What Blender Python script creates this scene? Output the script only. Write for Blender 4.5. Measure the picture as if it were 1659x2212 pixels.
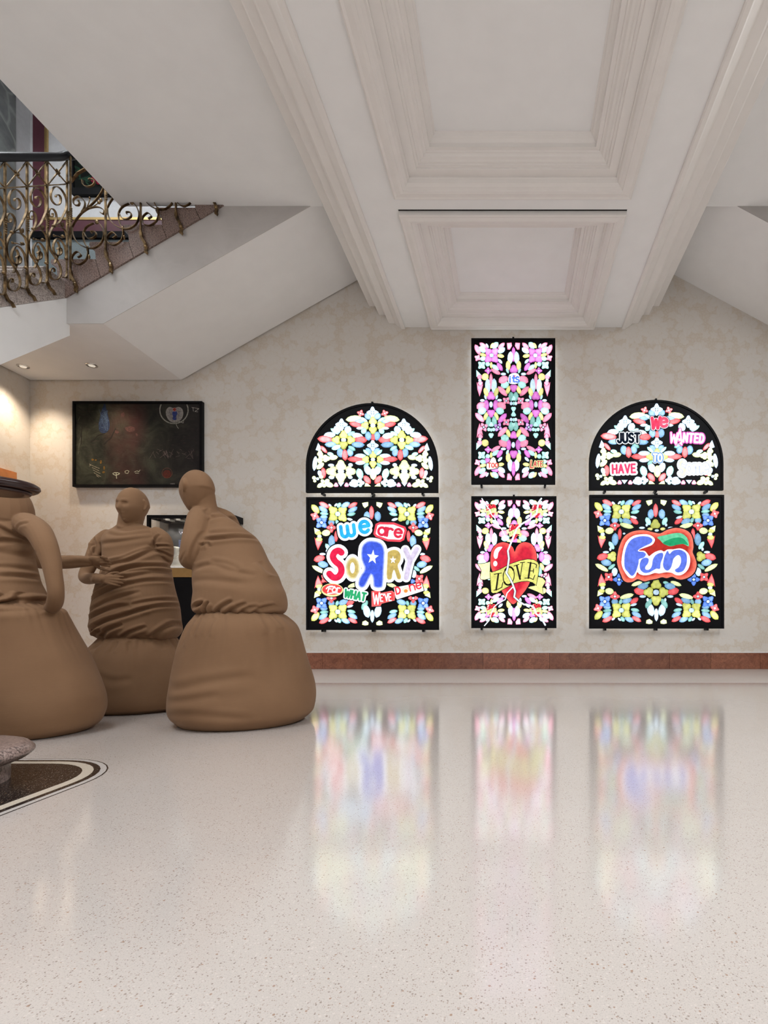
import bpy, bmesh, math, random
import numpy as np
from mathutils import Vector, Matrix

for o in list(bpy.data.objects):
    bpy.data.objects.remove(o)
sc = bpy.context.scene
COL = sc.collection

# ------------------------------------------------------------------ camera, world, lights
F = 1175.0            # focal length in pixels of the 1659 x 2212 frame
PX, PY = 1106.0, 1336.0   # vanishing point of the hall (level shift-lens camera)
H = 0.54              # camera height
D = 5.82              # distance of the back wall
cam = bpy.data.cameras.new('camera')
cam.sensor_fit = 'HORIZONTAL'
cam.sensor_width = 36.0
cam.lens = F / 1659.0 * 36.0
cam.shift_x = -(PX - 829.5) / 1659.0
cam.shift_y = (PY - 1106.0) / 1659.0
cam.clip_start = 0.02
cam_o = bpy.data.objects.new('camera', cam)
cam_o.location = (0, 0, H)
cam_o.rotation_euler = (math.pi / 2, 0, 0)
COL.objects.link(cam_o)
sc.camera = cam_o

w = bpy.data.worlds.new('world')
sc.world = w
w.use_nodes = True
bg = w.node_tree.nodes['Background']
bg.inputs['Color'].default_value = (0.95, 0.975, 1.0, 1)
bg.inputs['Strength'].default_value = 0.8

def area_light(name, loc, rot, sx, sy, energy, col):
    l = bpy.data.lights.new(name, 'AREA')
    l.shape = 'RECTANGLE'; l.size = sx; l.size_y = sy
    l.energy = energy; l.color = col
    o = bpy.data.objects.new(name, l)
    o.location = loc; o.rotation_euler = rot
    COL.objects.link(o)
    return o
# added fill lights without fixtures, unseen, behind and beside the camera
area_light('hall_fill_left', (-2.45, 0.1, 4.05), (0, 0, 0), 1.0, 4.2, 125, (0.93, 0.965, 1.0))
area_light('hall_fill_right', (2.75, 0.6, 4.05), (0, 0, 0), 1.2, 4.6, 155, (0.93, 0.965, 1.0))
# daylight falling down the stairwell from the upper floor
area_light('stairwell_daylight', (-4.3, 3.6, 6.6), (math.radians(-22), 0, 0), 1.4, 2.2, 105, (0.93, 0.97, 1.0))

sc.view_settings.view_transform = 'Standard'
sc.view_settings.look = 'None'
sc.view_settings.gamma = 1
sc.view_settings.exposure = 0.36
sc.view_settings.use_curve_mapping = False
# light paths: enough for a white room, no more
sc.cycles.max_bounces = 5
sc.cycles.diffuse_bounces = 3
sc.cycles.glossy_bounces = 3
sc.cycles.transmission_bounces = 4
sc.cycles.transparent_max_bounces = 4
sc.cycles.caustics_reflective = False
sc.cycles.caustics_refractive = False
sc.cycles.adaptive_threshold = 0.06
sc.cycles.use_light_tree = False

# ------------------------------------------------------------------ helpers
def P(px, py, Y):
    """the point at distance Y that the photograph shows at (px, py)"""
    return Vector(((px - PX) * Y / F, Y, H - (py - PY) * Y / F))

def tag(o, label=None, cat=None, group=None, kind=None):
    if label: o['label'] = label
    if cat: o['category'] = cat
    if group: o['group'] = group
    if kind: o['kind'] = kind
    return o

def empty(name, loc, label, cat, group=None):
    o = bpy.data.objects.new(name, None)
    o.empty_display_size = 0.1
    o.location = loc
    COL.objects.link(o)
    return tag(o, label, cat, group)

def mesh_obj(name, verts, faces, mat, parent=None, smooth=False, colors=None):
    me = bpy.data.meshes.new(name)
    me.from_pydata([tuple(v) for v in verts], [], faces)
    if colors is not None:
        a = me.color_attributes.new('Col', 'FLOAT_COLOR', 'POINT')
        a.data.foreach_set('color', np.asarray(colors, dtype=np.float32).ravel())
    me.materials.append(mat)
    if smooth:
        me.polygons.foreach_set('use_smooth', [True] * len(me.polygons))
    me.update()
    o = bpy.data.objects.new(name, me)
    COL.objects.link(o)
    if parent: o.parent = parent
    return o

class MB:
    """collects shapes for ONE mesh object"""
    def __init__(s): s.v = []; s.f = []
    def add(s, vs, fs):
        b = len(s.v); s.v += [tuple(v) for v in vs]; s.f += [tuple(i + b for i in f) for f in fs]
        return s
    def box(s, a, b):
        x0, y0, z0 = a; x1, y1, z1 = b
        vs = [(x0,y0,z0),(x1,y0,z0),(x1,y1,z0),(x0,y1,z0),(x0,y0,z1),(x1,y0,z1),(x1,y1,z1),(x0,y1,z1)]
        return s.add(vs, [(0,3,2,1),(4,5,6,7),(0,1,5,4),(1,2,6,5),(2,3,7,6),(3,0,4,7)])
    def prism(s, poly, axis, a, b):
        """poly of 2-D points, extruded along axis 'x','y' or 'z' from a to b"""
        n = len(poly)
        def mk(p, t):
            if axis == 'y': return (p[0], t, p[1])
            if axis == 'x': return (t, p[0], p[1])
            return (p[0], p[1], t)
        vs = [mk(p, a) for p in poly] + [mk(p, b) for p in poly]
        fs = [tuple(range(n)), tuple(range(2*n-1, n-1, -1))]
        fs += [(i, i+n, (i+1) % n + n, (i+1) % n) for i in range(n)]
        return s.add(vs, fs)
    def sweep(s, path, prof, up=Vector((0,0,1)), closed_prof=True, cap=True, scale=None):
        """sweep a 2-D profile (a: sideways, b: up) along a 3-D path"""
        path = [Vector(p) for p in path]; n = len(path); m = len(prof); vs = []
        for i, p in enumerate(path):
            t = (path[min(i+1, n-1)] - path[max(i-1, 0)]).normalized()
            side = t.cross(up)
            if side.length < 1e-5: side = t.cross(Vector((0.3, 1, 0)))
            side.normalize(); u2 = side.cross(t)
            k = scale[i] if scale else 1
            vs += [p + side * (a*k) + u2 * (b*k) for a, b in prof]
        fs = []
        for i in range(n-1):
            for j in range(m if closed_prof else m-1):
                k = (j+1) % m
                fs.append((i*m+j, (i+1)*m+j, (i+1)*m+k, i*m+k))
        if cap and closed_prof:
            fs.append(tuple(range(m-1, -1, -1))); fs.append(tuple(range((n-1)*m, n*m)))
        return s.add(vs, fs)
    def tube(s, path, r, n=8, up=Vector((0,0,1)), scale=None):
        return s.sweep(path, [(r*math.cos(2*math.pi*i/n), r*math.sin(2*math.pi*i/n)) for i in range(n)], up, scale=scale)
    def lathe(s, prof, c, n=24):
        cx, cy, cz = c; m = len(prof); vs = []
        for i in range(n):
            a = 2*math.pi*i/n
            vs += [(cx + r*math.cos(a), cy + r*math.sin(a), cz + z) for r, z in prof]
        fs = [(i*m+j, ((i+1) % n)*m+j, ((i+1) % n)*m+j+1, i*m+j+1) for i in range(n) for j in range(m-1)]
        fs.append(tuple(i*m for i in range(n-1, -1, -1))); fs.append(tuple(i*m+m-1 for i in range(n)))
        return s.add(vs, fs)
    def ball(s, c, r, n=8, m=6):
        if not hasattr(r, '__len__'): r = (r, r, r)
        vs = [(c[0], c[1], c[2]-r[2])]
        for j in range(1, m):
            t = -math.pi/2 + math.pi*j/m
            for i in range(n):
                a = 2*math.pi*i/n
                vs.append((c[0]+r[0]*math.cos(t)*math.cos(a), c[1]+r[1]*math.cos(t)*math.sin(a), c[2]+r[2]*math.sin(t)))
        vs.append((c[0], c[1], c[2]+r[2])); L = len(vs)-1
        fs = [(0, 1+(i+1) % n, 1+i) for i in range(n)]
        for j in range(m-2):
            for i in range(n):
                fs.append((1+j*n+i, 1+j*n+(i+1) % n, 1+(j+1)*n+(i+1) % n, 1+(j+1)*n+i))
        fs += [(L, 1+(m-2)*n+i, 1+(m-2)*n+(i+1) % n) for i in range(n)]
        return s.add(vs, fs)
    def build(s, name, mat, parent=None, smooth=False, loc=None):
        vs = s.v
        if loc is not None:
            vs = [(v[0]-loc[0], v[1]-loc[1], v[2]-loc[2]) for v in vs]
        o = mesh_obj(name, vs, s.f, mat, parent, smooth)
        bm = bmesh.new(); bm.from_mesh(o.data); bmesh.ops.recalc_face_normals(bm, faces=bm.faces); bm.to_mesh(o.data); bm.free()
        if loc is not None and parent is None: o.location = loc
        return o

def crom(pts, per=8, closed=False):
    """Catmull-Rom curve through points of any dimension"""
    A = np.array(pts, dtype=float); n = len(A); out = []
    rng = range(n) if closed else range(n-1)
    for i in rng:
        if closed: p0, p1, p2, p3 = A[(i-1) % n], A[i], A[(i+1) % n], A[(i+2) % n]
        else: p0, p1, p2, p3 = A[max(i-1, 0)], A[i], A[i+1], A[min(i+2, n-1)]
        for k in range(per):
            t = k/per
            out.append(0.5*((2*p1)+(-p0+p2)*t+(2*p0-5*p1+4*p2-p3)*t*t+(-p0+3*p1-3*p2+p3)*t**3))
    if not closed: out.append(A[-1])
    return [tuple(o) for o in out]

def smooth_shade_auto(o, ang=40):
    me = o.data
    me.polygons.foreach_set('use_smooth', [True]*len(me.polygons))
    me.set_sharp_from_angle(angle=math.radians(ang))

# ------------------------------------------------------------------ materials
class N:
    def __init__(s, name):
        s.m = bpy.data.materials.new(name); s.m.use_nodes = True
        s.t = s.m.node_tree; s.b = s.t.nodes['Principled BSDF']
    def n(s, typ, **kw):
        nd = s.t.nodes.new(typ)
        for k, v in kw.items():
            if k.startswith('_'): setattr(nd, k[1:], v)
            else:
                key = int(k[1:]) if k[0] == 'i' and k[1:].isdigit() else k.replace('_', ' ')
                inp = nd.inputs[key]
                if hasattr(v, 'is_linked') or hasattr(v, 'links'): s.t.links.new(v, inp)
                else: inp.default_value = v
        return nd
    def math(s, op, a, b=0.0, c=None, clamp=False):
        nd = s.t.nodes.new('ShaderNodeMath'); nd.operation = op; nd.use_clamp = clamp
        for i, v in enumerate((a, b, c)):
            if v is None: continue
            if hasattr(v, 'links'): s.t.links.new(v, nd.inputs[i])
            else: nd.inputs[i].default_value = v
        return nd.outputs[0]
    def ramp(s, fac, stops, interp='LINEAR'):
        nd = s.t.nodes.new('ShaderNodeValToRGB'); nd.color_ramp.interpolation = interp
        e = nd.color_ramp.elements
        while len(e) < len(stops): e.new(0.5)
        for el, (p, c) in zip(e, stops):
            el.position = p; el.color = (*c, 1) if len(c) == 3 else c
        s.t.links.new(fac, nd.inputs[0]); return nd.outputs[0]
    def mix(s, f, a, b, mode='MIX'):
        nd = s.t.nodes.new('ShaderNodeMix'); nd.data_type = 'RGBA'; nd.blend_type = mode
        for i, v in ((0, f), (6, a), (7, b)):
            if hasattr(v, 'links'): s.t.links.new(v, nd.inputs[i])
            elif i == 0: nd.inputs[0].default_value = v
            else: nd.inputs[i].default_value = (*v, 1)
        return nd.outputs[2]
    def set(s, **kw):
        for k, v in kw.items():
            inp = s.b.inputs[k.replace('_', ' ')]
            if hasattr(v, 'links'): s.t.links.new(v, inp)
            else: inp.default_value = v if not (isinstance(v, tuple) and len(v) == 3) else (*v, 1)
        return s
    def bump(s, h, strength=0.2, dist=0.01):
        nd = s.t.nodes.new('ShaderNodeBump'); nd.inputs['Strength'].default_value = strength
        nd.inputs['Distance'].default_value = dist
        s.t.links.new(h, nd.inputs['Height']); s.t.links.new(nd.outputs[0], s.b.inputs['Normal'])
    def pos(s):
        return s.n('ShaderNodeNewGeometry').outputs['Position']
    def obj(s):
        return s.n('ShaderNodeTexCoord').outputs['Object']
    def noise(s, vec, scale, detail=4, rough=0.5, dist=0.0):
        return s.n('ShaderNodeTexNoise', Vector=vec, Scale=scale, Detail=detail, Roughness=rough, Distortion=dist).outputs[0]

def plain(name, col, rough=0.5, metal=0.0, nscale=30, namt=0.06, spec=0.5, coat=0.0):
    """a procedural material: one colour with a little grain"""
    m = N(name)
    v = m.noise(m.obj(), nscale, 3)
    dk = tuple(c*(1-namt) for c in col); lt = tuple(min(1, c*(1+namt)) for c in col)
    m.set(Base_Color=m.ramp(v, [(0.3, dk), (0.7, lt)]), Roughness=rough, Metallic=metal, Specular_IOR_Level=spec, Coat_Weight=coat)
    return m.m

M = {}
M['plaster'] = plain('white_plaster', (0.88, 0.88, 0.875), 0.75, nscale=6, namt=0.015, spec=0.25)
M['plaster_warm'] = plain('soffit_plaster', (0.88, 0.87, 0.86), 0.75, nscale=6, namt=0.015, spec=0.25)
M['moulding'] = plain('moulding_paint', (0.83, 0.80, 0.77), 0.55, nscale=8, namt=0.015, spec=0.35)
M['black'] = plain('black_lacquer', (0.003, 0.003, 0.004), 0.5, spec=0.12)
M['panel'] = plain('black_lightbox_panel', (0.002, 0.002, 0.004), 0.5, spec=0.15)
M['gap_shade'] = plain('gap_shade', (0.015, 0.012, 0.010), 0.9)
M['dark_bounce'] = plain('dark_bounce_brown', (0.20, 0.13, 0.085), 0.5, nscale=9, namt=0.2)  # invented dark brown, darkens and warms the bounce from behind the camera
M['rail'] = plain('black_handrail', (0.005, 0.004, 0.005), 0.35, spec=0.25)
M['volute'] = plain('dark_mahogany', (0.022, 0.007, 0.006), 0.25, spec=0.45)
M['maroon'] = plain('maroon_paint', (0.085, 0.018, 0.030), 0.45)
M['gold'] = plain('gilt', (0.62, 0.42, 0.17), 0.3, metal=0.9)
M['chrome'] = plain('chrome', (0.75, 0.74, 0.72), 0.12, metal=1.0)
M['orange_wood'] = plain('orange_door_wood', (0.50, 0.19, 0.06), 0.35, nscale=14, namt=0.15)
M['cable'] = plain('white_cable', (0.7, 0.7, 0.68), 0.4)

def brass():
    m = N('aged_brass')
    v = m.noise(m.obj(), 18, 4)
    m.set(Base_Color=m.ramp(v, [(0.3, (0.060, 0.040, 0.022)), (0.5, (0.20, 0.13, 0.065)), (0.75, (0.42, 0.29, 0.15))]), Metallic=0.95, Roughness=0.3)
    return m.m
M['brass'] = brass()

def wallpaper(name, bgc, fgc, flip=False):
    m = N(name); p = m.pos()
    sep = m.n('ShaderNodeSeparateXYZ', Vector=p)
    a = sep.outputs[1] if flip else sep.outputs[0]
    co = m.n('ShaderNodeCombineXYZ', X=a, Y=sep.outputs[2]).outputs[0]
    wob = m.n('ShaderNodeTexNoise', Vector=co, Scale=14.0, Detail=2.0).outputs[1]
    co2 = m.n('ShaderNodeVectorMath', _operation='MULTIPLY_ADD', i0=wob, i1=(0.05, 0.05, 0.0), i2=co).outputs[0]
    # big blossoms
    def blossoms(scale, petals, r0, rnd, seed):
        c = m.n('ShaderNodeVectorMath', _operation='ADD', i0=co2, i1=(seed, seed*0.37, 0)).outputs[0]
        vo = m.n('ShaderNodeTexVoronoi', _voronoi_dimensions='2D', Vector=c, Scale=scale, Randomness=rnd)
        sc_ = m.n('ShaderNodeVectorMath', _operation='SUBTRACT', i0=c, i1=vo.outputs['Position'])
        s2 = m.n('ShaderNodeSeparateXYZ', Vector=sc_.outputs[0])
        ang = m.math('ARCTAN2', s2.outputs[1], s2.outputs[0])
        cs = m.n('ShaderNodeSeparateColor', Color=vo.outputs['Color'])
        ang = m.math('ADD', ang, m.math('MULTIPLY', cs.outputs[0], 6.28))
        pet = m.math('ABSOLUTE', m.math('SINE', m.math('MULTIPLY', ang, petals/2)))
        rad = m.math('MULTIPLY', m.math('ADD', m.math('MULTIPLY', pet, 0.30), 0.62), r0)
        d = m.math('DIVIDE', vo.outputs['Distance'], rad)
        mask = m.n('ShaderNodeMapRange', Value=d, From_Min=1.06, From_Max=0.94).outputs[0]
        vein = m.math('MULTIPLY', m.math('LESS_THAN', m.math('ABSOLUTE', m.math('SINE', m.math('MULTIPLY', ang, petals))), 0.16), m.math('GREATER_THAN', d, 0.25))
        ring = m.math('LESS_THAN', m.math('ABSOLUTE', m.math('SUBTRACT', d, 0.52)), 0.035)
        mask = m.math('SUBTRACT', mask, m.math('MULTIPLY', m.math('MAXIMUM', m.math('MULTIPLY', vein, 0.35), m.math('MULTIPLY', ring, 0.4)), mask), clamp=True)
        return mask
    b1 = blossoms(3.1, 7, 0.52, 0.45, 3.3)
    b2 = blossoms(8.5, 5, 0.42, 0.9, 11.7)
    sw = m.n('ShaderNodeTexVoronoi', _feature='DISTANCE_TO_EDGE', _voronoi_dimensions='2D', Vector=co2, Scale=30.0, Randomness=1.0).outputs['Distance']
    leafs = m.n('ShaderNodeMapRange', Value=sw, From_Min=0.07, From_Max=0.13).outputs[0]
    f = m.math('MAXIMUM', m.math('MULTIPLY', b1, 0.95), m.math('MAXIMUM', m.math('MULTIPLY', b2, 0.8), m.math('MULTIPLY', leafs, 0.45)))
    fade = m.noise(co, 2.2, 2)
    f = m.math('MULTIPLY', f, m.n('ShaderNodeMapRange', Value=fade, From_Min=0.3, From_Max=0.7, To_Min=0.85, To_Max=1.0).outputs[0])
    m.set(Base_Color=m.mix(f, bgc, fgc), Roughness=m.n('ShaderNodeMapRange', Value=f, To_Min=0.7, To_Max=0.5).outputs[0], Specular_IOR_Level=0.3)
    m.bump(m.noise(co, 160, 2), 0.05, 0.002)
    return m.m
M['wallpaper'] = wallpaper('floral_wallpaper', (0.615, 0.54, 0.45), (0.675, 0.64, 0.595))
M['wallpaper_side'] = wallpaper('floral_wallpaper_side', (0.615, 0.54, 0.45), (0.675, 0.64, 0.595), True)

def terrazzo(name, base, dark, rough, polish=True):
    m = N(name); p = m.pos()
    sep = m.n('ShaderNodeSeparateXYZ', Vector=p)
    co = m.n('ShaderNodeCombineXYZ', X=sep.outputs[0], Y=sep.outputs[1]).outputs[0]
    col = m.ramp(m.noise(co, 1.1, 3), [(0.3, tuple(c*0.96 for c in base)), (0.7, tuple(min(1, c*1.03) for c in base))])
    fine = m.noise(co, 420, 2)
    col = m.mix(m.n('ShaderNodeMapRange', Value=fine, From_Min=0.52, From_Max=0.68, To_Max=0.42).outputs[0], col, tuple(c*0.62 for c in base))
    for sc_, thr, frac, c1 in ((230, 0.40, 0.13, dark), (120, 0.26, 0.05, (dark[0]*1.5, dark[1]*1.05, dark[2]*0.7)), (330, 0.45, 0.18, tuple(c*1.6 for c in dark)), (180, 0.4, 0.16, tuple(min(1, c*1.14) for c in base))):
        vo = m.n('ShaderNodeTexVoronoi', _voronoi_dimensions='2D', Vector=co, Scale=sc_)
        cs = m.n('ShaderNodeSeparateColor', Color=vo.outputs['Color'])
        near = m.math('LESS_THAN', vo.outputs['Distance'], m.math('MULTIPLY', cs.outputs[1], thr))
        pick = m.math('LESS_THAN', cs.outputs[0], frac)
        col = m.mix(m.math('MULTIPLY', m.math('MULTIPLY', near, pick), 0.7), col, c1)
    rr = m.n('ShaderNodeMapRange', Value=m.noise(co, 2.5, 3), To_Min=rough*0.85, To_Max=rough*1.2).outputs[0]
    m.set(Base_Color=col, Roughness=rr, Specular_IOR_Level=0.5, IOR=1.9 if polish else 1.4, Coat_Weight=0.6 if rough < 0.2 and polish else 0.0, Coat_Roughness=0.11, Coat_IOR=1.6)
    return m.m
M['floor'] = terrazzo('terrazzo_floor', (0.60, 0.545, 0.505), (0.22, 0.165, 0.13), 0.125)
M['floor_edge'] = terrazzo('terrazzo_border', (0.59, 0.54, 0.50), (0.22, 0.17, 0.14), 0.30)
M['inlay_black'] = terrazzo('black_terrazzo_inlay', (0.012, 0.008, 0.007), (0.25, 0.20, 0.15), 0.2, False)
M['inlay_cream'] = terrazzo('cream_terrazzo_inlay', (0.56, 0.49, 0.40), (0.35, 0.28, 0.2), 0.2, False)
M['inlay_grey'] = terrazzo('grey_terrazzo_inlay', (0.50, 0.46, 0.43), (0.25, 0.2, 0.16), 0.2, False)

def granite(name, a, b, c, rough=0.28):
    m = N(name); p = m.obj()
    v = m.noise(p, 150, 3, 0.6); v2 = m.noise(p, 70, 2)
    col = m.ramp(v, [(0.36, c), (0.46, a), (0.62, b), (0.75, tuple(min(1, x*1.25) for x in b))])
    col = m.mix(m.math('MULTIPLY', m.math('GREATER_THAN', v2, 0.60), 0.5), col, c)
    m.set(Base_Color=col, Roughness=rough); return m.m
M['granite'] = granite('rose_granite', (0.23, 0.165, 0.145), (0.36, 0.275, 0.245), (0.055, 0.045, 0.042))
M['granite_step'] = granite('rose_granite_step', (0.20, 0.135, 0.115), (0.33, 0.235, 0.20), (0.045, 0.032, 0.03), 0.2)
M['granite_light'] = granite('pale_granite', (0.40, 0.34, 0.31), (0.55, 0.49, 0.46), (0.12, 0.10, 0.09))

def marble(name, a, b, c, scale=9, rough=0.25, dist=1.5):
    m = N(name); p = m.obj()
    info = m.n('ShaderNodeObjectInfo').outputs['Random']
    off = m.n('ShaderNodeVectorMath', _operation='SCALE', i0=(17.0, 9.0, 5.0)); m.t.links.new(info, off.inputs['Scale'])
    p2 = m.n('ShaderNodeVectorMath', _operation='ADD', i0=p, i1=off.outputs[0]).outputs[0]
    v = m.noise(p2, scale, 5, 0.6, dist)
    ve = m.n('ShaderNodeTexVoronoi', _feature='DISTANCE_TO_EDGE', Vector=m.n('ShaderNodeVectorMath', _operation='MULTIPLY_ADD', i0=m.n('ShaderNodeTexNoise', Vector=p2, Scale=scale*1.5).outputs[1], i1=(0.25, 0.25, 0.25), i2=p2).outputs[0], Scale=scale*1.6).outputs['Distance']
    col = m.ramp(v, [(0.3, a), (0.7, b)])
    col = m.mix(m.n('ShaderNodeMapRange', Value=ve, From_Min=0.05, From_Max=0.0, To_Max=0.7).outputs[0], col, c)
    br = m.n('ShaderNodeMapRange', Value=info, To_Min=0.8, To_Max=1.2).outputs[0]
    hs = m.n('ShaderNodeHueSaturation', Color=col); m.t.links.new(br, hs.inputs['Value'])
    m.set(Base_Color=hs.outputs[0], Roughness=rough); return m.m
M['red_marble'] = marble('red_marble', (0.17, 0.060, 0.035), (0.29, 0.115, 0.065), (0.085, 0.025, 0.017), 12)
M['grey_marble'] = marble('grey_marble', (0.08, 0.085, 0.085), (0.20, 0.21, 0.205), (0.30, 0.31, 0.30), 1.6, 0.2, 2.5)
M['stucco'] = marble('polished_stucco', (0.47, 0.445, 0.425), (0.55, 0.52, 0.50), (0.52, 0.49, 0.47), 2.2, 0.22, 1.0)
M['dado'] = plain('grey_blue_dado', (0.19, 0.225, 0.235), 0.45, nscale=60, namt=0.12)
M['upper_paper'] = plain('pale_grey_wall_paper', (0.62, 0.62, 0.63), 0.6, nscale=25, namt=0.05)

# ================================================================== THE SETTING
def struct(name, mb, mat, parent=None, smooth=False):
    o = mb.build(name, mat, parent, smooth)
    if parent is None: o['kind'] = 'structure'
    return o

XL, XR = -5.156, 3.05          # left wall, right return wall
YB = -3.2                       # how far the hall goes on behind the camera
ZC = 4.10                       # flat ceilings
ZB = 3.655                      # dropped coffered soffit
YS = 4.70                       # front edge of the stair flights along the back wall

struct('floor', MB().box((XL, YB, -0.2), (XR+2.2, 4.56, 0.0)), M['floor'])
fe = struct('border_strip', MB().box((XL, 4.562, -0.2), (XR+2.2, D, 0.0)), M['floor_edge'], bpy.data.objects['floor'])
wb = struct('wall_back', MB().box((XL-0.2, D, 0), (XR+0.2, D+0.2, 7.0)), M['wallpaper'])
struct('wall_left', MB().box((XL-0.2, YB, 0), (XL, D, 7.0)), M['wallpaper_side'])
struct('ceiling_upper_blocker', MB().box((XL-0.2, 0.5, 7.0), (-0.9, D+0.2, 7.1)), M['plaster'])  # unseen roof added to keep world light out of the stairwell
struct('wall_stairwell', MB().box((-1.0, 0.5, 4.42), (-0.9, D, 7.0)), M['upper_paper'])
struct('wall_front_blocker', MB().box((XL-0.2, YB-0.2, 2.35), (XR+2.2, YB, 4.4)).box((XL-0.2, YB-0.2, 0), (XL+1.2, YB, 2.35)).box((XR+1.0, YB-0.2, 0), (XR+2.2, YB, 2.35)), M['dark_bounce'])  # unseen wall added to cut frontal light, left open below for uplight
struct('wall_right_blocker', MB().box((XR+2.2, YB, 0), (XR+2.4, YS+1.1, 4.4)), M['wallpaper_side'])  # unseen wall added to shut out world light from the right
struct('wall_return', MB().box((XR+0.2, D-0.3, 0), (XR+2.2, D, 4.4)), M['wallpaper'])
struct('wall_right', MB().box((XR, YS, 0), (XR+0.2, D, 4.09)), M['wallpaper_side'])

# red marble baseboard, slab by slab
bb = MB().box((XL, D-0.022, 0.0), (XR, D-0.0005, 0.004)).build('baseboard_back', M['red_marble']); bb['kind'] = 'structure'
xs = [XL+0.002] + [P(x, 0, D).x for x in (-40, 70, 190, 300, 420, 560, 698, 784, 904, 1044, 1187, 1328, 1445, 1534, 1640)] + [XR-0.002]
for a, b in zip(xs[:-1], xs[1:]):
    ma = MB().box((-(b-a)/2+0.0012, -0.012, 0), ((b-a)/2-0.0012, 0.0095, 0.168)).build('marble_slab', M['red_marble'], bb)
    ma.location = ((a+b)/2, D-0.0105, 0.0045)
MB().box((XL, D-0.016, 0.1735), (XR, D-0.0005, 0.179)).build('joint_strip', M['plaster'], bb)
bl = MB().box((XL+0.0005, YB, 0), (XL+0.022, D-0.024, 0.172)).build('baseboard_left', M['red_marble']); bl['kind'] = 'structure'
br_ = MB().box((XR-0.022, YS, 0), (XR-0.0005, D-0.024, 0.172)).build('baseboard_right', M['red_marble']); br_['kind'] = 'structure'

# ---------------------------------------------------------------- ceiling
CX = 0.005
CL, CR = -1.144, 1.174          # inner edges of the two long crown mouldings
lipW, LIP = 0.794, 3.625
FW = 0.08                       # flat frame round each coffer
y1a, y1b = 1.70, 3.93           # near coffer (lip)
y2a, y2b = 4.245, D-0.082       # far coffer (lip)
ceil = MB()
ceil.box((-3.38, YB, ZC), (-1.50, YS, ZC+0.3))
ceil.box((1.55, YB, ZC), (XR+2.2, YS, ZC+0.3))
ceil = struct('ceiling', ceil, M['plaster'])
bor = MB()
bx0, bx1 = CX-lipW-FW, CX+lipW+FW
bor.box((CL, YB, ZB), (bx0, D, ZB+0.05))
bor.box((bx1, YB, ZB), (CR, D, ZB+0.05))
bor.box((bx0, YB, ZB), (bx1, y1a-FW, ZB+0.05))
bor.box((bx0, y1b+FW, ZB), (bx1, y2a-FW-0.022, ZB+0.05))
bor.build('soffit_border', M['plaster'], ceil)
MB().box((bx0, y2a-FW-0.0215, ZB+0.005), (bx1, y2a-FW-0.0005, ZB+0.05)).build('gap_shade_strip', M['gap_shade'], ceil)  # dark strip fills the slot, standing in for its shade
MB().box((-1.6, YB, 4.12), (1.6, D, 4.3)).build('slab_above', M['plaster'], ceil)

def coffer(x0, x1, ya, yb):
    prof = [(-FW, ZB+0.05), (-FW, 3.628), (-0.07, 3.622), (-0.055, 3.628), (-0.02, 3.622), (0.0, LIP), (0.004, 3.632), (0.022, 3.640), (0.040, 3.655), (0.048, 3.676),
            (0.056, 3.680), (0.056, 3.690), (0.112, 3.688), (0.1175, 3.690), (0.120, 3.700), (0.135, 3.702), (0.138, 3.712), (0.150, 3.714), (0.160, 3.724), (0.175, 3.728),
            (0.186, 3.742), (0.196, 3.744), (0.200, 3.752), (0.226, 3.752), (0.2265, 3.775), (0.232, 3.777), (0.244, 3.792), (0.258, 3.800), (0.264, 3.812), (0.272, 3.816), (0.272, 3.822)]
    vs, fs = [], []
    for s, z in prof:
        vs += [(x0+s, ya+s, z), (x1-s, ya+s, z), (x1-s, yb-s, z), (x0+s, yb-s, z)]
    for i in range(len(prof)-1):
        for j in range(4):
            k = (j+1) % 4
            fs.append((i*4+j, i*4+k, (i+1)*4+k, (i+1)*4+j))
    o = mesh_obj('coffer_moulding', vs, fs, M['moulding'], ceil)
    s = prof[-1][0]
    MB().box((x0+s-0.01, ya+s-0.01, 3.820), (x1-s+0.01, yb-s+0.01, 3.85)).build('coffer_panel', M['plaster'], ceil)
coffer(CX-lipW, CX+lipW, y1a, y1b)
coffer(CX-lipW, CX+lipW, y2a, y2b)

# crown mouldings along both sides of the dropped soffit
cp = [(0.0, 3.70), (0.0, 3.664), (0.003, 3.664), (0.004, 3.640), (0.012, 3.633), (0.040, 3.632), (0.048, 3.638), (0.052, 3.646), (0.095, 3.672), (0.112, 3.690), (0.120, 3.694),
      (0.178, 3.697), (0.190, 3.703), (0.196, 3.720), (0.212, 3.765), (0.226, 3.784), (0.234, 3.787), (0.288, 3.785), (0.297, 3.790), (0.302, 3.800), (0.318, 3.850), (0.330, 3.876), (0.340, 3.880), (0.402, 3.880), (0.406, 3.884), (0.406, 4.10), (0.0, 4.10)]
struct('trim_1', MB().prism([(CL+0.004-a*0.96, z) for a, z in cp], 'y', YB, D-0.001), M['moulding'])
struct('trim_2', MB().prism([(CR-0.004+a, z) for a, z in cp], 'y', YB, D-0.001), M['moulding'])

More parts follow.
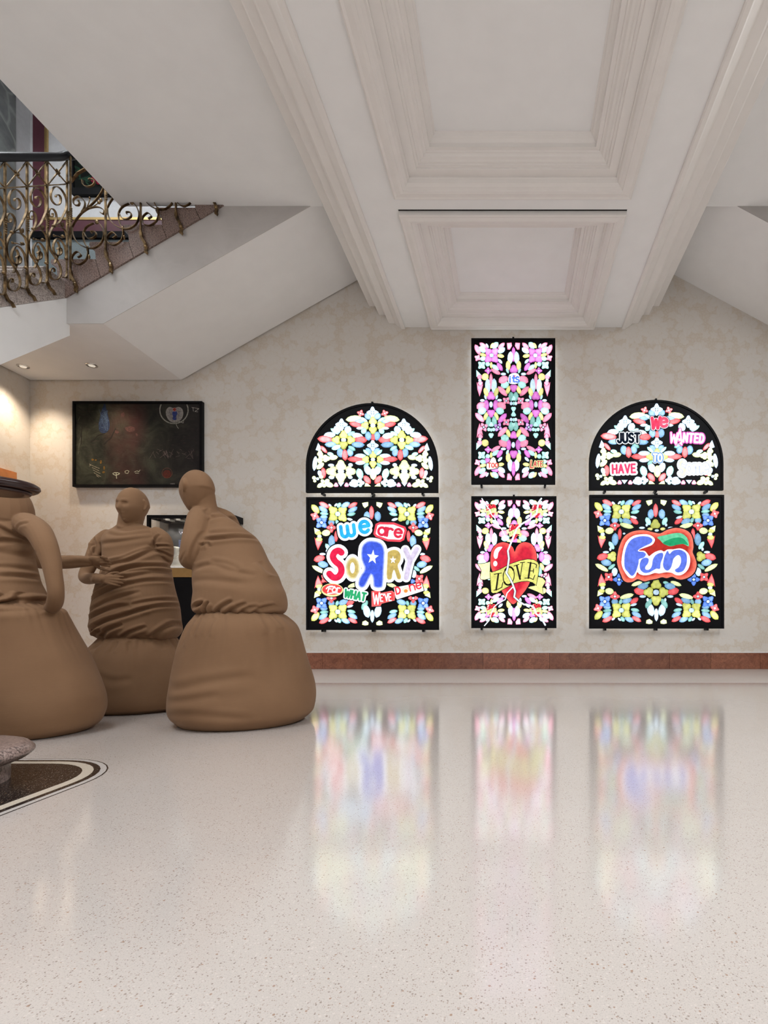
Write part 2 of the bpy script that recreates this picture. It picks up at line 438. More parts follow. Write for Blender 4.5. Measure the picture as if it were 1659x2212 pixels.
# ---------------------------------------------------------------- left door
d1 = MB().box((XL+0.001, 4.62, 0), (XL+0.03, 5.50, 1.98)).build('door_1', M['orange_wood']); d1['kind'] = 'structure'
cs = MB()
for a, b in (((4.50, 0.0), (4.62, 1.93)), ((5.50, 0.0), (5.615, 1.93)), ((4.50, 1.9302), (5.615, 2.045))):
    cs.box((XL+0.001, a[0], a[1]), (XL+0.045, b[0], b[1]))
cs.build('door_casing', M['orange_wood'], d1)
cs = MB()
for a, b in (((4.53, 0.0), (4.59, 1.96)), ((5.53, 0.0), (5.59, 1.96)), ((4.53, 1.9602), (5.59, 2.02))):
    cs.box((XL+0.045, a[0], a[1]), (XL+0.058, b[0], b[1]))
cs.build('casing_bead', M['orange_wood'], d1)
for zz in (0.25, 1.05):
    MB().box((XL+0.03, 4.72, zz), (XL+0.042, 5.40, zz+0.7)).build('door_panel', M['orange_wood'], d1)

# ---------------------------------------------------------------- upper stairwell walls
uw = struct('wall_upper', MB().prism([(XL, 3.12), (-3.56, 3.12), (-1.6, 4.235), (-1.6, 6.9), (XL, 6.9)], 'y', D-0.012, D-0.001), M['upper_paper'])
struct('wall_upper_left', MB().box((XL+0.001, 2.0, 3.15), (XL+0.012, D-0.013, 6.9)), M['upper_paper'])
def onwall(x0, y0, x1, y1, t0=0.012, t1=0.03):
    a, b = P(x0, y1, D), P(x1, y0, D)
    return MB().box((a.x, D-t1, a.z), (b.x, D-t0, b.z))
onwall(76, 60, 102, 506).build('maroon_band', M['maroon'], uw)
onwall(102.2, 480, 362, 506).build('maroon_band', M['maroon'], uw)
onwall(102, 60, 107, 480, 0.012, 0.036).build('gilt_fillet', M['gold'], uw)
onwall(107, 474.5, 356, 479.8, 0.012, 0.036).build('gilt_fillet', M['gold'], uw)
onwall(73, 506.3, 296, 520, 0.012, 0.05).build('black_ledge', M['black'], uw)
onwall(73, 520.5, 300, 640, 0.012, 0.02).build('dado_panel', M['dado'], uw)
pil = struct('trim_3', MB().box((XL+0.012, 4.3, 3.2), (XL+0.05, 5.60, 6.9)), M['grey_marble'])
pil2 = struct('trim_4', MB().box((XL+0.013, 5.60, 3.2), (XL+0.03, D-0.014, 3.62)), M['black'])

# dark plant picture in the stairwell
pc = empty('framed_picture', (-4.35, D-0.03, 5.08), 'dark plant painting in a black frame above the stair flight', 'painting')
a, b = P(156, 421, D-0.05), P(320, 250, D-0.05)
def loc(mb, e): 
    mb.v = [(v[0]-e.location.x, v[1]-e.location.y, v[2]-e.location.z) for v in mb.v]; return mb
fr = MB(); t = 0.07
fr.box((a.x, D-0.06, a.z), (b.x, D-0.013, a.z+t)); fr.box((a.x, D-0.06, b.z-t), (b.x, D-0.013, b.z))
fr.box((a.x, D-0.06, a.z+t), (a.x+0.02, D-0.013, b.z-t)); fr.box((b.x-t, D-0.06, a.z+t), (b.x, D-0.013, b.z-t))
loc(fr, pc).build('frame', M['black'], pc)
M['canvas_dark'] = plain('dark_canvas', (0.007, 0.008, 0.007), 0.8, spec=0.08)
loc(MB().box((a.x+0.02, D-0.045, a.z+t), (b.x-t, D-0.014, b.z-t)), pc).build('canvas', M['canvas_dark'], pc)
M['leaf_green'] = plain('painted_leaf', (0.012, 0.035, 0.02), 0.7, namt=0.5, spec=0.1)
M['berry'] = plain('painted_flower', (0.16, 0.006, 0.02), 0.7, spec=0.1)
rnd = random.Random(4)
lf = MB()
for i in range(46):
    cx = a.x + 0.05 + rnd.random()*0.5; cz = a.z + 0.12 + rnd.random()*0.55; an = rnd.uniform(-0.6, 2.6); L = rnd.uniform(0.08, 0.17); wd = L*0.12
    c, s = math.cos(an), math.sin(an)
    lf.add([(cx-c*L/2, D-0.0455-0.0001*i, cz-s*L/2), (cx-s*wd, D-0.0455-0.0001*i, cz+c*wd), (cx+c*L/2, D-0.0455-0.0001*i, cz+s*L/2), (cx+s*wd, D-0.0455-0.0001*i, cz-c*wd)], [(0, 1, 2, 3)])
loc(lf, pc).build('painted_leaves', M['leaf_green'], pc)
fl = MB()
q = P(203, 388, D-0.05); fl.ball((q.x, D-0.052, q.z), (0.035, 0.004, 0.035)); fl.ball((q.x+0.05, D-0.052, q.z-0.03), (0.025, 0.004, 0.025))
loc(fl, pc).build('painted_flower', M['berry'], pc)

# ================================================================== STAIRCASES
SL = 0.567
st = empty('staircase', (-3.85, YS, 0.0), 'granite staircase with white soffit and grey stringer above the alcove, left of the hall', 'staircase')
XK, ZK = -3.53, 3.087           # kink where the sloping soffit meets the flat landing soffit
xe = -1.55
# sloping soffit + landing body (white), extruded across the flight
body = MB().prism([(XL+0.013, ZK), (XK, ZK), (xe, ZK+SL*(xe-XK)), (xe, ZK+SL*(xe-XK)+0.06), (XK-0.03, ZK+0.06), (XL+0.013, ZK+0.06)], 'y', YS, D-0.013)
loc(body, st).build('soffit', M['plaster_warm'], st)
# front stringer face
def zt(x): return 3.304 + 0.585*(x+3.844)
sg = MB().prism([(-3.844, ZK-0.002), (XK, ZK-0.002), (xe, ZK-0.002+SL*(xe-XK)), (xe, zt(xe)), (-3.844, zt(-3.844))], 'y', YS-0.005, YS-0.0005)
loc(sg, st).build('stringer', M['stucco'], st)
# white side of the flight that comes up from the left
s2 = MB().prism([(YS+0.03, 3.0), (YS+0.03, 3.330), (3.0, 3.330-0.706*(YS+0.03-3.0)), (3.0, 3.0-0.86*(YS+0.03-3.0))], 'x', -3.875, -3.845)
loc(s2, st).build('side_panel', M['plaster'], st)
s3 = MB().prism([(YS+0.03, 3.0), (YS+0.03, 3.08), (3.0, 3.08-0.86*(YS+0.03-3.0)), (3.0, 3.0-0.86*(YS+0.03-3.0))], 'x', XL+0.013, -3.875)
loc(s3, st).build('lower_soffit', M['plaster'], st)
# granite steps of the upper flight
tops = [3.632, 3.780, 3.928, 4.076, 4.224, 4.372]
xst = [-3.930, -3.600, -3.315, -3.030, -2.745, -2.460, -2.175]
for i, z in enumerate(tops):
    xa, xb = xst[i], xst[i+1]
    z0 = zt(xa)
    pr = [(xa-0.032, z), (xa-0.040, z-0.022), (xa-0.030, z-0.046), (xa-0.004, z-0.056), (xa+0.012, z-0.075), (xa+0.02, max(z0+0.005, z-0.16)), (xa+0.06, zt(xa+0.06)+0.001),
          (xb+0.0565, zt(xb+0.0565)+0.001), (xb+0.0165, z-0.014), (xb+0.0165, z)]
    mb = MB().prism([(p[0]-xa, p[1]-z) for p in pr], 'y', 0, D-0.02-YS+0.02)
    o = mb.build('step', M['granite_step'], st)
    o.location = (xa+3.85, -0.02, z)
# landing slab and winding steps of the left flight
lb = MB().box((XL+0.013, YS+0.02, 3.20), (-3.852, D-0.014, 3.484))
loc(lb, st).build('landing', M['granite_step'], st)
for i in range(8):
    ya = YS-0.02 - i*0.195
    z = 3.44 - i*0.150
    pr = [(ya+0.06, z), (ya-0.215, z), (ya-0.225, z-0.025), (ya-0.205, z-0.05), (ya-0.19, z-0.06), (ya-0.165, z-0.20), (ya+0.06, z-0.1)]
    bot = lambda y: 3.330-0.706*(YS+0.03-y)+0.002
    pr = [(ya+0.002, z), (ya-0.205, z), (ya-0.222, z-0.02), (ya-0.212, z-0.045), (ya-0.1915, z-0.055), (ya-0.1915, bot(ya-0.1915)), (ya+0.002, bot(ya+0.002))]
    mb = MB().prism(pr, 'x', XL+0.02, -3.846)
    loc(mb, st).build('step', M['granite_light'], st)

# downlights in the landing soffit
def downlight(px, py, label):
    Y = (ZK-H)*F/(PY-py)
    x = (px-PX)*Y/F
    e = empty('downlight', (x, Y, ZK), label, 'ceiling light', 'downlights in the landing soffit')
    prof = [(0.030, 0.03), (0.032, 0.0), (0.036, -0.006), (0.050, -0.006), (0.054, -0.001), (0.054, 0.0005)]
    mb = MB(); n = 24; m_ = len(prof)
    vs = [(r*math.cos(2*math.pi*i/n), r*math.sin(2*math.pi*i/n), z) for i in range(n) for r, z in prof]
    mb.add(vs, [(i*m_+j, ((i+1) % n)*m_+j, ((i+1) % n)*m_+j+1, i*m_+j+1) for i in range(n) for j in range(m_-1)])
    mb.build('trim_ring', M['chrome'], e, True)
    MB().lathe([(0.030, -0.003), (0.027, -0.009), (0.012, -0.013)], (0, 0, 0), 16).build('bulb', M['lampglow'], e, True)
    l = bpy.data.lights.new('downlight_lamp', 'SPOT'); l.energy = 52; l.color = (1.0, 0.82, 0.62); l.spot_size = math.radians(104); l.spot_blend = 1.0; l.shadow_soft_size = 0.05
    lo = bpy.data.objects.new('downlight_lamp', l); lo.location = (0, 0, -0.03); lo.parent = e; COL.objects.link(lo)
m = N('lamp_glow'); m.set(Base_Color=(0.9, 0.85, 0.75), Emission_Color=(1, 0.9, 0.75), Emission_Strength=0.35); M['lampglow'] = m.m
downlight(198, 789, 'round chrome downlight in the landing soffit, above the dark painting')
downlight(50, 791, 'round chrome downlight in the landing soffit, nearest the left wall')

# flight on the right, mirrored
sr = empty('staircase', (2.2, YS, 0.0), 'white soffit and grey stringer of the stair flight at the upper right', 'staircase')
x0, x1 = 1.56, XR-0.003
zr = lambda x: 4.14 - 0.535*(x-1.876)
loc(MB().prism([(x0, zr(x0)), (x1, zr(x1)), (x1, zr(x1)+0.06), (x0, zr(x0)+0.06)], 'y', YS, D-0.001), sr).build('soffit', M['plaster_warm'], sr)
loc(MB().prism([(x0, zr(x0)-0.002), (x1, zr(x1)-0.002), (x1, zr(x1)+0.45), (x0, zr(x0)+0.45)], 'y', YS-0.005, YS-0.0005), sr).build('stringer', M['stucco'], sr)

# ================================================================== BALUSTRADE
bal = empty('stair_balustrade', (-3.83, 4.66, 3.46), 'aged brass scrollwork balustrade with black handrail on the left staircase', 'balustrade')
O = Vector(bal.location)
def bpart(mb, name, mat='brass', smooth=False, parent=None):
    mb.v = [(v[0]-O.x, v[1]-O.y, v[2]-O.z) for v in mb.v]
    return mb.build(name, M[mat], parent or bal, smooth)
YP = [4.683, 4.483, 4.296, 4.109, 3.925, 3.745, 3.57]
XB = -3.83
def zrl(Y): return 4.48 - 0.85*(4.683-Y)
def cell(k, cx, cv):
    Y = YP[k+1] + (YP[k]-YP[k+1])*cx
    return Vector((XB, Y, zrl(Y)-0.2-0.8*cv))
RIB = [(-0.0028, -0.009), (0.0028, -0.009), (0.0028, 0.009), (-0.0028, 0.009)]
UPX = Vector((1, 0, 0)); UPY = Vector((0, 1, 0))
def spiral(cx, cy, r, a0, turns, n=14, asp=1.0, end=0.25):
    return [(cx + math.cos(a0+t*turns*2*math.pi)*r*(1-(1-end)*t), cy + math.sin(a0+t*turns*2*math.pi)*r*(1-(1-end)*t)*asp) for t in [i/n for i in range(n+1)]]
CELL = [
 [(.30,.43),(.6,.40),(.85,.31),(.97,.24),(.95,.16),(.75,.07),(.50,.022),(.30,.03),(.17,.085),(.20,.15),(.36,.20),(.52,.215),(.65,.19),(.66,.14),(.56,.108),(.43,.112),(.42,.13)],
 [(.34,.42),(.44,.36),(.42,.30),(.30,.255),(.14,.245),(.06,.28),(.12,.325),(.25,.325),(.26,.295)],
 [(.30,.43),(.12,.50),(.07,.58),(.15,.67),(.36,.75),(.60,.85),(.68,.93),(.58,.985),(.38,.995),(.18,.96),(.12,.90),(.22,.865),(.34,.88),(.33,.91)],
 [(.96,.80),(.88,.67),(.62,.58),(.42,.575),(.29,.635),(.34,.705),(.50,.745),(.68,.735),(.70,.69),(.58,.665),(.50,.68)],
 [(.40,.435),(.68,.45),(.90,.50),(.98,.56)],
 [(1.0,.90),(.98,.97),(.88,1.0),(.74,.985)],
 [(.36,.82),(.52,.745),(.60,.66),(.50,.60)],
]
for k in range(len(YP)-1):
    # lattice with rosette
    for q in ((0, 1), (1, 0)):
        a = Vector((XB, YP[k+1], 0)); b = Vector((XB, YP[k], 0))
        a.z = zrl(a.y)-0.2*q[0]; b.z = zrl(b.y)-0.2*q[1]
        bpart(MB().sweep([a, b], [(-0.004, -0.004), (0.004, -0.004), (0.004, 0.004), (-0.004, 0.004)], UPX), 'lattice_bar')
    Ym = (YP[k]+YP[k+1])/2; c = Vector((XB+0.006, Ym, zrl(Ym)-0.1))
    ro = MB().ball(c, (0.010, 0.010, 0.010))
    for i in range(4):
        an = math.pi/4 + i*math.pi/2
        ro.ball((c.x, c.y+0.017*math.cos(an), c.z+0.017*math.sin(an)), (0.007, 0.011, 0.011))
    bpart(ro, 'rosette', smooth=True)
    for s in CELL:
        bpart(MB().sweep([cell(k, *p) for p in crom(s, 5)], RIB, UPX), 'scroll')
    for (x, v) in ((.78, .555), (.30, .43), (.95, .80)):
        c = cell(k, x, v)
        bpart(MB().ball(c, (0.016, 0.014, 0.011)), 'collar', smooth=True)
    # stem with a bud
    st_ = MB().tube([cell(k, .33, .53), cell(k, .55, .545), cell(k, .75, .57)], 0.004, 6, UPX).ball(cell(k, .33, .53), 0.010)
    bpart(st_, 'bud_stem', smooth=True)
    lf = MB()
    for dx, dv in ((0, 0), (.06, -.012), (-.05, -.018)):
        c = cell(k, .74+dx, .44+dv); lf.ball(c, (0.006, 0.010, 0.020))
    bpart(lf, 'leaf', smooth=True)
def post(x, y, ztop, zbot, bead=True):
    bpart(MB().box((x-0.0065, y-0.0065, zbot), (x+0.0065, y+0.0065, ztop)), 'post')
    if bead:
        b = MB()
        for i in range(7):
            z = ztop-0.2-0.8*(0.31+0.022*i)
            b.ball((x+0.008, y, z), (0.009, 0.010, 0.008))
        bpart(b, 'bead_drop', smooth=True)
for Y in YP:
    post(XB, Y, zrl(Y)+0.01, zrl(Y)-1.0)
    ft = MB().sweep([(XB, Y, zrl(Y)-1.0), (XB+0.004, Y+0.02, zrl(Y)-1.035), (XB+0.012, Y+0.045, zrl(Y)-1.045), (XB+0.016, Y+0.06, zrl(Y)-1.07)], [(-0.010, -0.008), (0.010, -0.008), (0.010, 0.008), (-0.010, 0.008)], UPX)
    bpart(ft, 'foot_bracket')
bpart(MB().sweep([Vector((XB, Y, zrl(Y)-0.2)) for Y in (3.0, 3.6, 4.2, 4.6, 4.66)] + [Vector((XB+0.03, 4.69, 4.31)), Vector((XB+0.10, 4.67, 4.36)), Vector((-3.4, 4.66, 4.54)), Vector((-2.6, 4.66, 4.98))], [(-0.012, -0.004), (0.012, -0.004), (0.012, 0.004), (-0.012, 0.004)]), 'middle_rail')
# upper flight cells
YC = 4.66
SC = [
 [(100,960),(150,870),(240,760),(370,650),(460,550),(520,450),(560,330)],
 [(230,760),(275,680),(270,600),(190,540),(120,580),(130,650),(190,660),(205,615)],
 [(240,760),(340,700),(460,685),(540,730),(530,780),(490,760)],
 [(100,960),(110,1060),(170,1170),(280,1240),(400,1250),(500,1180),(540,1060),(500,940),(430,870)],
 [(400,905),(300,960),(255,1060),(275,1180),(320,1270),(300,1400),(200,1475),(110,1440),(105,1360),(170,1300),(225,1345),(180,1380)],
 [(262,1030),(300,1100),(360,1120),(425,1085),(425,1030),(370,1020),(365,1045)],
 [(240,310),(250,370),(310,405),(390,380),(410,320),(350,295),(330,310)],
]
DX, DZ = 0.3015, 0.166
for k in range(4):
    off = Vector((DX*k, 0, DZ*k))
    w_ = lambda x, y: P(x/6.38+140, y/6.38+340, YC) + off
    for s in SC:
        bpart(MB().sweep([w_(*p) for p in crom(s, 6)], RIB, UPY), 'scroll')
    lf = MB()
    for x, y, rx, rz in ((315, 1260, .010, .028), (335, 1370, .009, .020), (440, 890, .018, .020), (470, 620, .016, .016), (500, 590, .010, .018), (345, 560, .008, .008), (190, 600, .008, .010)):
        c = w_(x, y); lf.ball(c, (rx, 0.010, rz))
    bpart(lf, 'leaf', smooth=True)
    bpart(MB().tube([w_(300, 700), w_(330, 630), w_(350, 560)], 0.004, 6, UPY), 'bud_stem', smooth=True)
    bpart(MB().tube([w_(320, 720), w_(420, 660), w_(470, 620)], 0.004, 6, UPY), 'bud_stem', smooth=True)
for k in range(5):
    x = P(152+76*k, 0, YC).x; zb = 3.50 + DZ*k
    if k: post(x, YC, zb+1.02, zb-0.02)
    else:
        post(x, YC, zb+1.0, zb-0.06)
    # S-shaped foot screwed to the step end
    f = MB().sweep([(x, YC, zb+0.02), (x+0.008, YC, zb-0.03), (x+0.034, YC, zb-0.07), (x+0.046, YC+0.005, zb-0.11), (x+0.036, YC+0.01, zb-0.15), (x+0.05, YC+0.012, zb-0.155)], [(-0.011, -0.009), (0.011, -0.009), (0.011, 0.009), (-0.011, 0.009)], UPY)
    f.ball((x+0.042, YC-0.004, zb-0.10), (0.016, 0.012, 0.018))
    bpart(f, 'foot_bracket')
hp = [Vector((XB, Y, zrl(Y)+0.035)) for Y in (2.9, 3.4, 3.9, 4.3, 4.5, 4.6)] + [Vector((XB+0.012, 4.655, 4.503)), Vector((XB+0.05, 4.685, 4.535)), Vector((XB+0.12, 4.68, 4.585)), Vector((-3.4, YC, 4.78)), Vector((-2.6, YC, 5.22))]
hp = [Vector(p) for p in crom(hp, 5)]
prof = [(0.034*math.copysign(abs(math.cos(t))**0.7, math.cos(t)), 0.030*math.copysign(abs(math.sin(t))**0.7, math.sin(t))) for t in [2*math.pi*i/14 for i in range(14)]]
bpart(MB().sweep(hp, prof), 'handrail', 'rail', True)

# ================================================================== CURTAIL STEP, VOLUTE, FLOOR INLAY
def rrect(xr, yf, r, xl=-3.6, yn=0.55, n=10):
    pts = [(xl, yf), (xl, yn)]
    pts += [(xr-r+r*math.cos(a), yn+r+r*math.sin(a)) for a in [-math.pi/2+math.pi/2*i/n for i in range(n+1)]]
    pts += [(xr-r+r*math.cos(a), yf-r+r*math.sin(a)) for a in [math.pi/2*i/n for i in range(n+1)]]
    return pts
cs_ = empty('curtail_steps', (-2.3, 1.4, 0), 'rounded pink granite bottom steps at the lower left corner', 'steps')
def slab(xr, yf, r, z0, z1, name):
    lev = [(0.030, z0), (0.012, z0+0.008), (0.0, z0+0.022), (-0.002, (z0+z1)/2), (0.0, z1-0.018), (0.010, z1-0.004), (0.020, z1)]
    vs, fs = [], []; n = None
    for ins, z in lev:
        pp = rrect(xr-ins, yf-ins, r); n = len(pp)
        vs += [(x+2.3, y-1.4, z) for x, y in pp]
    for i in range(len(lev)-1):
        for j in range(n):
            k = (j+1) % n
            fs.append((i*n+j, i*n+k, (i+1)*n+k, (i+1)*n+j))
    fs += [tuple(range(n-1, -1, -1)), tuple(range((len(lev)-1)*n, len(lev)*n))]
    o = mesh_obj(name, vs, fs, M['granite'], cs_)
    smooth_shade_auto(o, 50)
for i in range(3):
    z = i*0.155
    xr, yf = -1.66-0.31*i, 1.925-0.02*i
    mb = MB().prism([(x+2.3, y-1.4) for x, y in rrect(xr, yf, 0.20)], 'z', z+0.0008, z+0.072+(0.03 if i else 0))
    o = mb.build('riser', M['granite'], cs_); smooth_shade_auto(o, 50)
    slab(xr+0.055, yf+0.055, 0.24, z+0.066+(0.03 if i else 0), z+0.120+(0.03 if i else 0), 'tread')
nw = empty('handrail_volute', (-1.803, 1.9, 0.45), 'dark polished wooden handrail volute at the left edge, on a brass newel', 'handrail')
vol = MB().lathe([(0.07, 0.538), (0.104, 0.539), (0.114, 0.544), (0.120, 0.552), (0.118, 0.561), (0.108, 0.568), (0.08, 0.572), (0.0, 0.573)], (0, 0, 0), 40)
vol.build('volute', M['volute'], nw, True)
MB().lathe([(0.07, 0.529), (0.092, 0.530), (0.097, 0.536), (0.07, 0.539)], (0, 0, 0), 40).build('volute_lip', M['volute'], nw, True)
MB().sweep([Vector(p) for p in crom([(-0.06, -0.05, 0.548), (-0.2, -0.08, 0.55), (-0.38, -0.08, 0.61), (-0.9, -0.08, 0.92), (-1.4, -0.08, 1.24)], 5)], prof).build('handrail', M['volute'], nw, True)
MB().lathe([(0.022, -0.175), (0.022, -0.15), (0.012, -0.13), (0.012, 0.2), (0.018, 0.22), (0.012, 0.24), (0.012, 0.50), (0.03, 0.530)], (-0.05, 0, 0), 14).build('newel', M['brass'], nw, True)

flo = bpy.data.objects['floor']
for nm, ins, mat, z in (('inlay_line', 0.0, 'inlay_black', 0.0006), ('inlay_band', 0.0045, 'inlay_grey', 0.0009), ('inlay_band', 0.0225, 'inlay_black', 0.0012), ('inlay_band', 0.042, 'inlay_cream', 0.0015), ('inlay_field', 0.074, 'inlay_black', 0.0018)):
    mb = MB().prism(rrect(-1.398-ins, 2.092-ins, 0.31-ins, -3.9+ins, 0.3+ins), 'z', 0.0001, z)
    mb.build(nm, M[mat], flo)

# ================================================================== STAINED-GLASS LIGHTBOXES
def glassmat():
    m = N('backlit_glass')
    at = m.n('ShaderNodeVertexColor', _layer_name='Col').outputs[0]
    v = m.noise(m.pos(), 26, 4, 0.6)
    k = m.n('ShaderNodeMapRange', Value=v, From_Min=0.3, From_Max=0.7, To_Min=0.78, To_Max=1.22).outputs[0]
    cc = m.n('ShaderNodeVectorMath', _operation='SCALE', i0=at); m.t.links.new(k, cc.inputs['Scale'])
    m.set(Base_Color=(0.004, 0.004, 0.005), Roughness=0.45, Specular_IOR_Level=0.15, Emission_Color=cc.outputs[0], Emission_Strength=1.0)
    return m.m
M['glass'] = glassmat()
m = N('lightbox_edge_glow'); m.set(Base_Color=(0.8, 0.8, 0.8), Emission_Color=(0.93, 0.97, 1.0), Emission_Strength=1.0); M['edge'] = m.m

PAL = {'l': (.56,.58,.13), 'r': (.80,.10,.11), 'b': (.20,.40,.62), 't': (.22,.50,.46), 'g': (.22,.50,.26), 'w': (.62,.82,1.0), 'p': (.92,.30,.46), 'm': (.66,.17,.60),
       'y': (.76,.72,.26), 'c': (.46,.84,.78), 'W': (.80,.90,.46), 'B': (.10,.25,.80), 'v': (.62,.36,.80)}

def shape(tok):
    k = tok[0]; a = [float(x) for x in tok[1:-1]]; c = tok[-1]
    if k == 'L':                                   # pointed leaf from tip to base
        x1, y1, x2, y2, wd = a; dx, dy = x2-x1, y2-y1; ln = math.hypot(dx, dy) or 1; ux, uy = dx/ln, dy/ln
        prof = [(0, .02), (.14, .36), (.34, .53), (.62, .54), (.86, .38), (1, .14)]
        up = [(x1+ux*ln*t - uy*wd*h, y1+uy*ln*t + ux*wd*h) for t, h in prof]
        dn = [(x1+ux*ln*t + uy*wd*h, y1+uy*ln*t - ux*wd*h) for t, h in prof[:0:-1]]
        return up+dn, c
    if k == 'T':                                   # three-lobed petal; last number: direction of the first lobe
        cx, cy, R, rot = a; rot = math.radians(rot)
        return [(cx+R*(.66+.40*abs(math.cos(1.5*(t-rot))))*math.cos(t), cy+R*(.66+.40*abs(math.cos(1.5*(t-rot))))*math.sin(t)) for t in [2*math.pi*i/18 for i in range(18)]], c
    if k == 'E':
        cx, cy, rx, ry = a
        return [(cx+rx*math.cos(t), cy+ry*math.sin(t)) for t in [2*math.pi*i/10 for i in range(10)]], c
    if k == 'G':
        return [(a[i], a[i+1]) for i in range(0, len(a), 2)], c
def parse(txt):
    out = []
    for ln in txt.strip().replace(';', '\n').splitlines():
        tok = ln.split()
        if not tok: continue
        if tok[0] == 'F':                          # small four-petal flower: cx cy d r rot colour
            cx, cy, d, r, rot = [float(x) for x in tok[1:6]]; c = tok[6]
            for i in range(4):
                t = math.radians(rot+90*i)
                out.append(shape(['T', cx+d*math.cos(t), cy+d*math.sin(t), r, math.degrees(t), c]))
            out.append(shape(['E', cx, cy, r*.5, r*.5, 'w']))
        elif tok[0] == 'Q':                        # flower: cx cy dx dy R diag colour
            cx, cy, dx, dy, R, dg = [float(x) for x in tok[1:7]]; c = tok[7]
            dirs = ((1,1),(1,-1),(-1,1),(-1,-1)) if dg else ((1,0),(-1,0),(0,1),(0,-1))
            for ex, ey in dirs:
                out.append(shape(['T', cx+ex*dx, cy+ey*dy, R, math.degrees(math.atan2(ey, ex)), c]))
            out.append(shape(['E', cx, cy, R*.55, R*.5, 'w']))
        else: out.append(shape(tok))
    return out
def mir(items, ax): return [([(2*ax-x, y) for x, y in p], c) for p, c in items]
def flip(items, s): return [([(x, s-y) for x, y in p], c) for p, c in items]

# --- square pattern (frame 92..1555 x 45..1500)
SQ_CORNER = parse('''
Q 440 228 54 39 46 1 l
L 155 130 228 215 55 l;L 238 105 338 155 45 r;L 235 148 320 205 50 b;L 245 220 330 228 30 t;L 248 262 322 262 36 b;L 335 320 400 322 58 b
L 425 295 440 345 28 t;L 450 315 548 350 50 b;L 540 300 618 358 45 r;L 605 298 545 280 20 w;L 632 222 548 238 32 t;L 652 155 560 205 45 b
L 652 108 560 155 38 r;L 570 108 482 150 46 b;L 470 108 438 155 32 t;L 340 122 368 148 16 w;L 432 116 406 142 14 w;L 570 400 430 362 42 W
F 187 250 27 18 20 r;F 260 323 44 27 45 B;F 370 378 32 19 0 r''')
SQ_SIDE = parse('''
G 182 383 240 408 232 425 190 440 W;L 355 428 268 442 58 W;E 226 438 30 22 l;E 237 474 20 16 w;E 233 508 34 24 l;G 186 490 205 520 240 532 268 528 245 570 222 620 200 560 r''')
SQ_MID = parse('''
L 178 735 290 702 62 r;L 222 770 328 792 62 b;L 160 798 292 872 40 W;L 300 852 368 802 30 t;T 338 715 52 180 l;E 272 668 30 10 w
L 425 412 420 528 32 r;L 375 462 370 592 60 b;L 308 556 356 632 36 c;E 320 635 9 16 w;E 470 466 11 8 w
F 303 938 33 20 45 r;F 416 966 40 23 90 B;L 372 838 362 925 52 w''')
SQ_TOPC = parse('''
G 712 112 742 105 772 102 772 136 738 160 722 142 W;L 765 202 758 302 58 b;L 712 292 748 368 42 c;E 716 372 10 14 w;E 752 416 25 14 y;E 664 403 28 9 w''')
SQ_AX = parse('L 812 143 812 282 42 r;T 810 365 50 -90 l;E 825 432 20 10 w')
SQ_BOT = parse('''
L 580 1078 692 1110 66 r;L 618 1048 728 1030 60 b;L 690 1008 745 995 26 t;L 553 1030 662 990 34 W;L 775 1362 745 1232 64 w;L 708 1275 762 1180 46 t;E 672 1150 32 12 w;E 725 1186 9 16 w
G 712 1440 716 1410 745 1398 775 1420 772 1442 742 1447 W''')
SQ_BOTAX = parse('Q 818 1105 80 86 54 0 l;L 820 1415 820 1285 34 w')
def square_pattern():
    ax = 821
    left = SQ_CORNER + flip(SQ_CORNER, 1528) + SQ_SIDE + flip(SQ_SIDE, 1528) + SQ_MID + SQ_TOPC + SQ_BOT
    return left + mir(left, ax) + SQ_AX + SQ_BOTAX

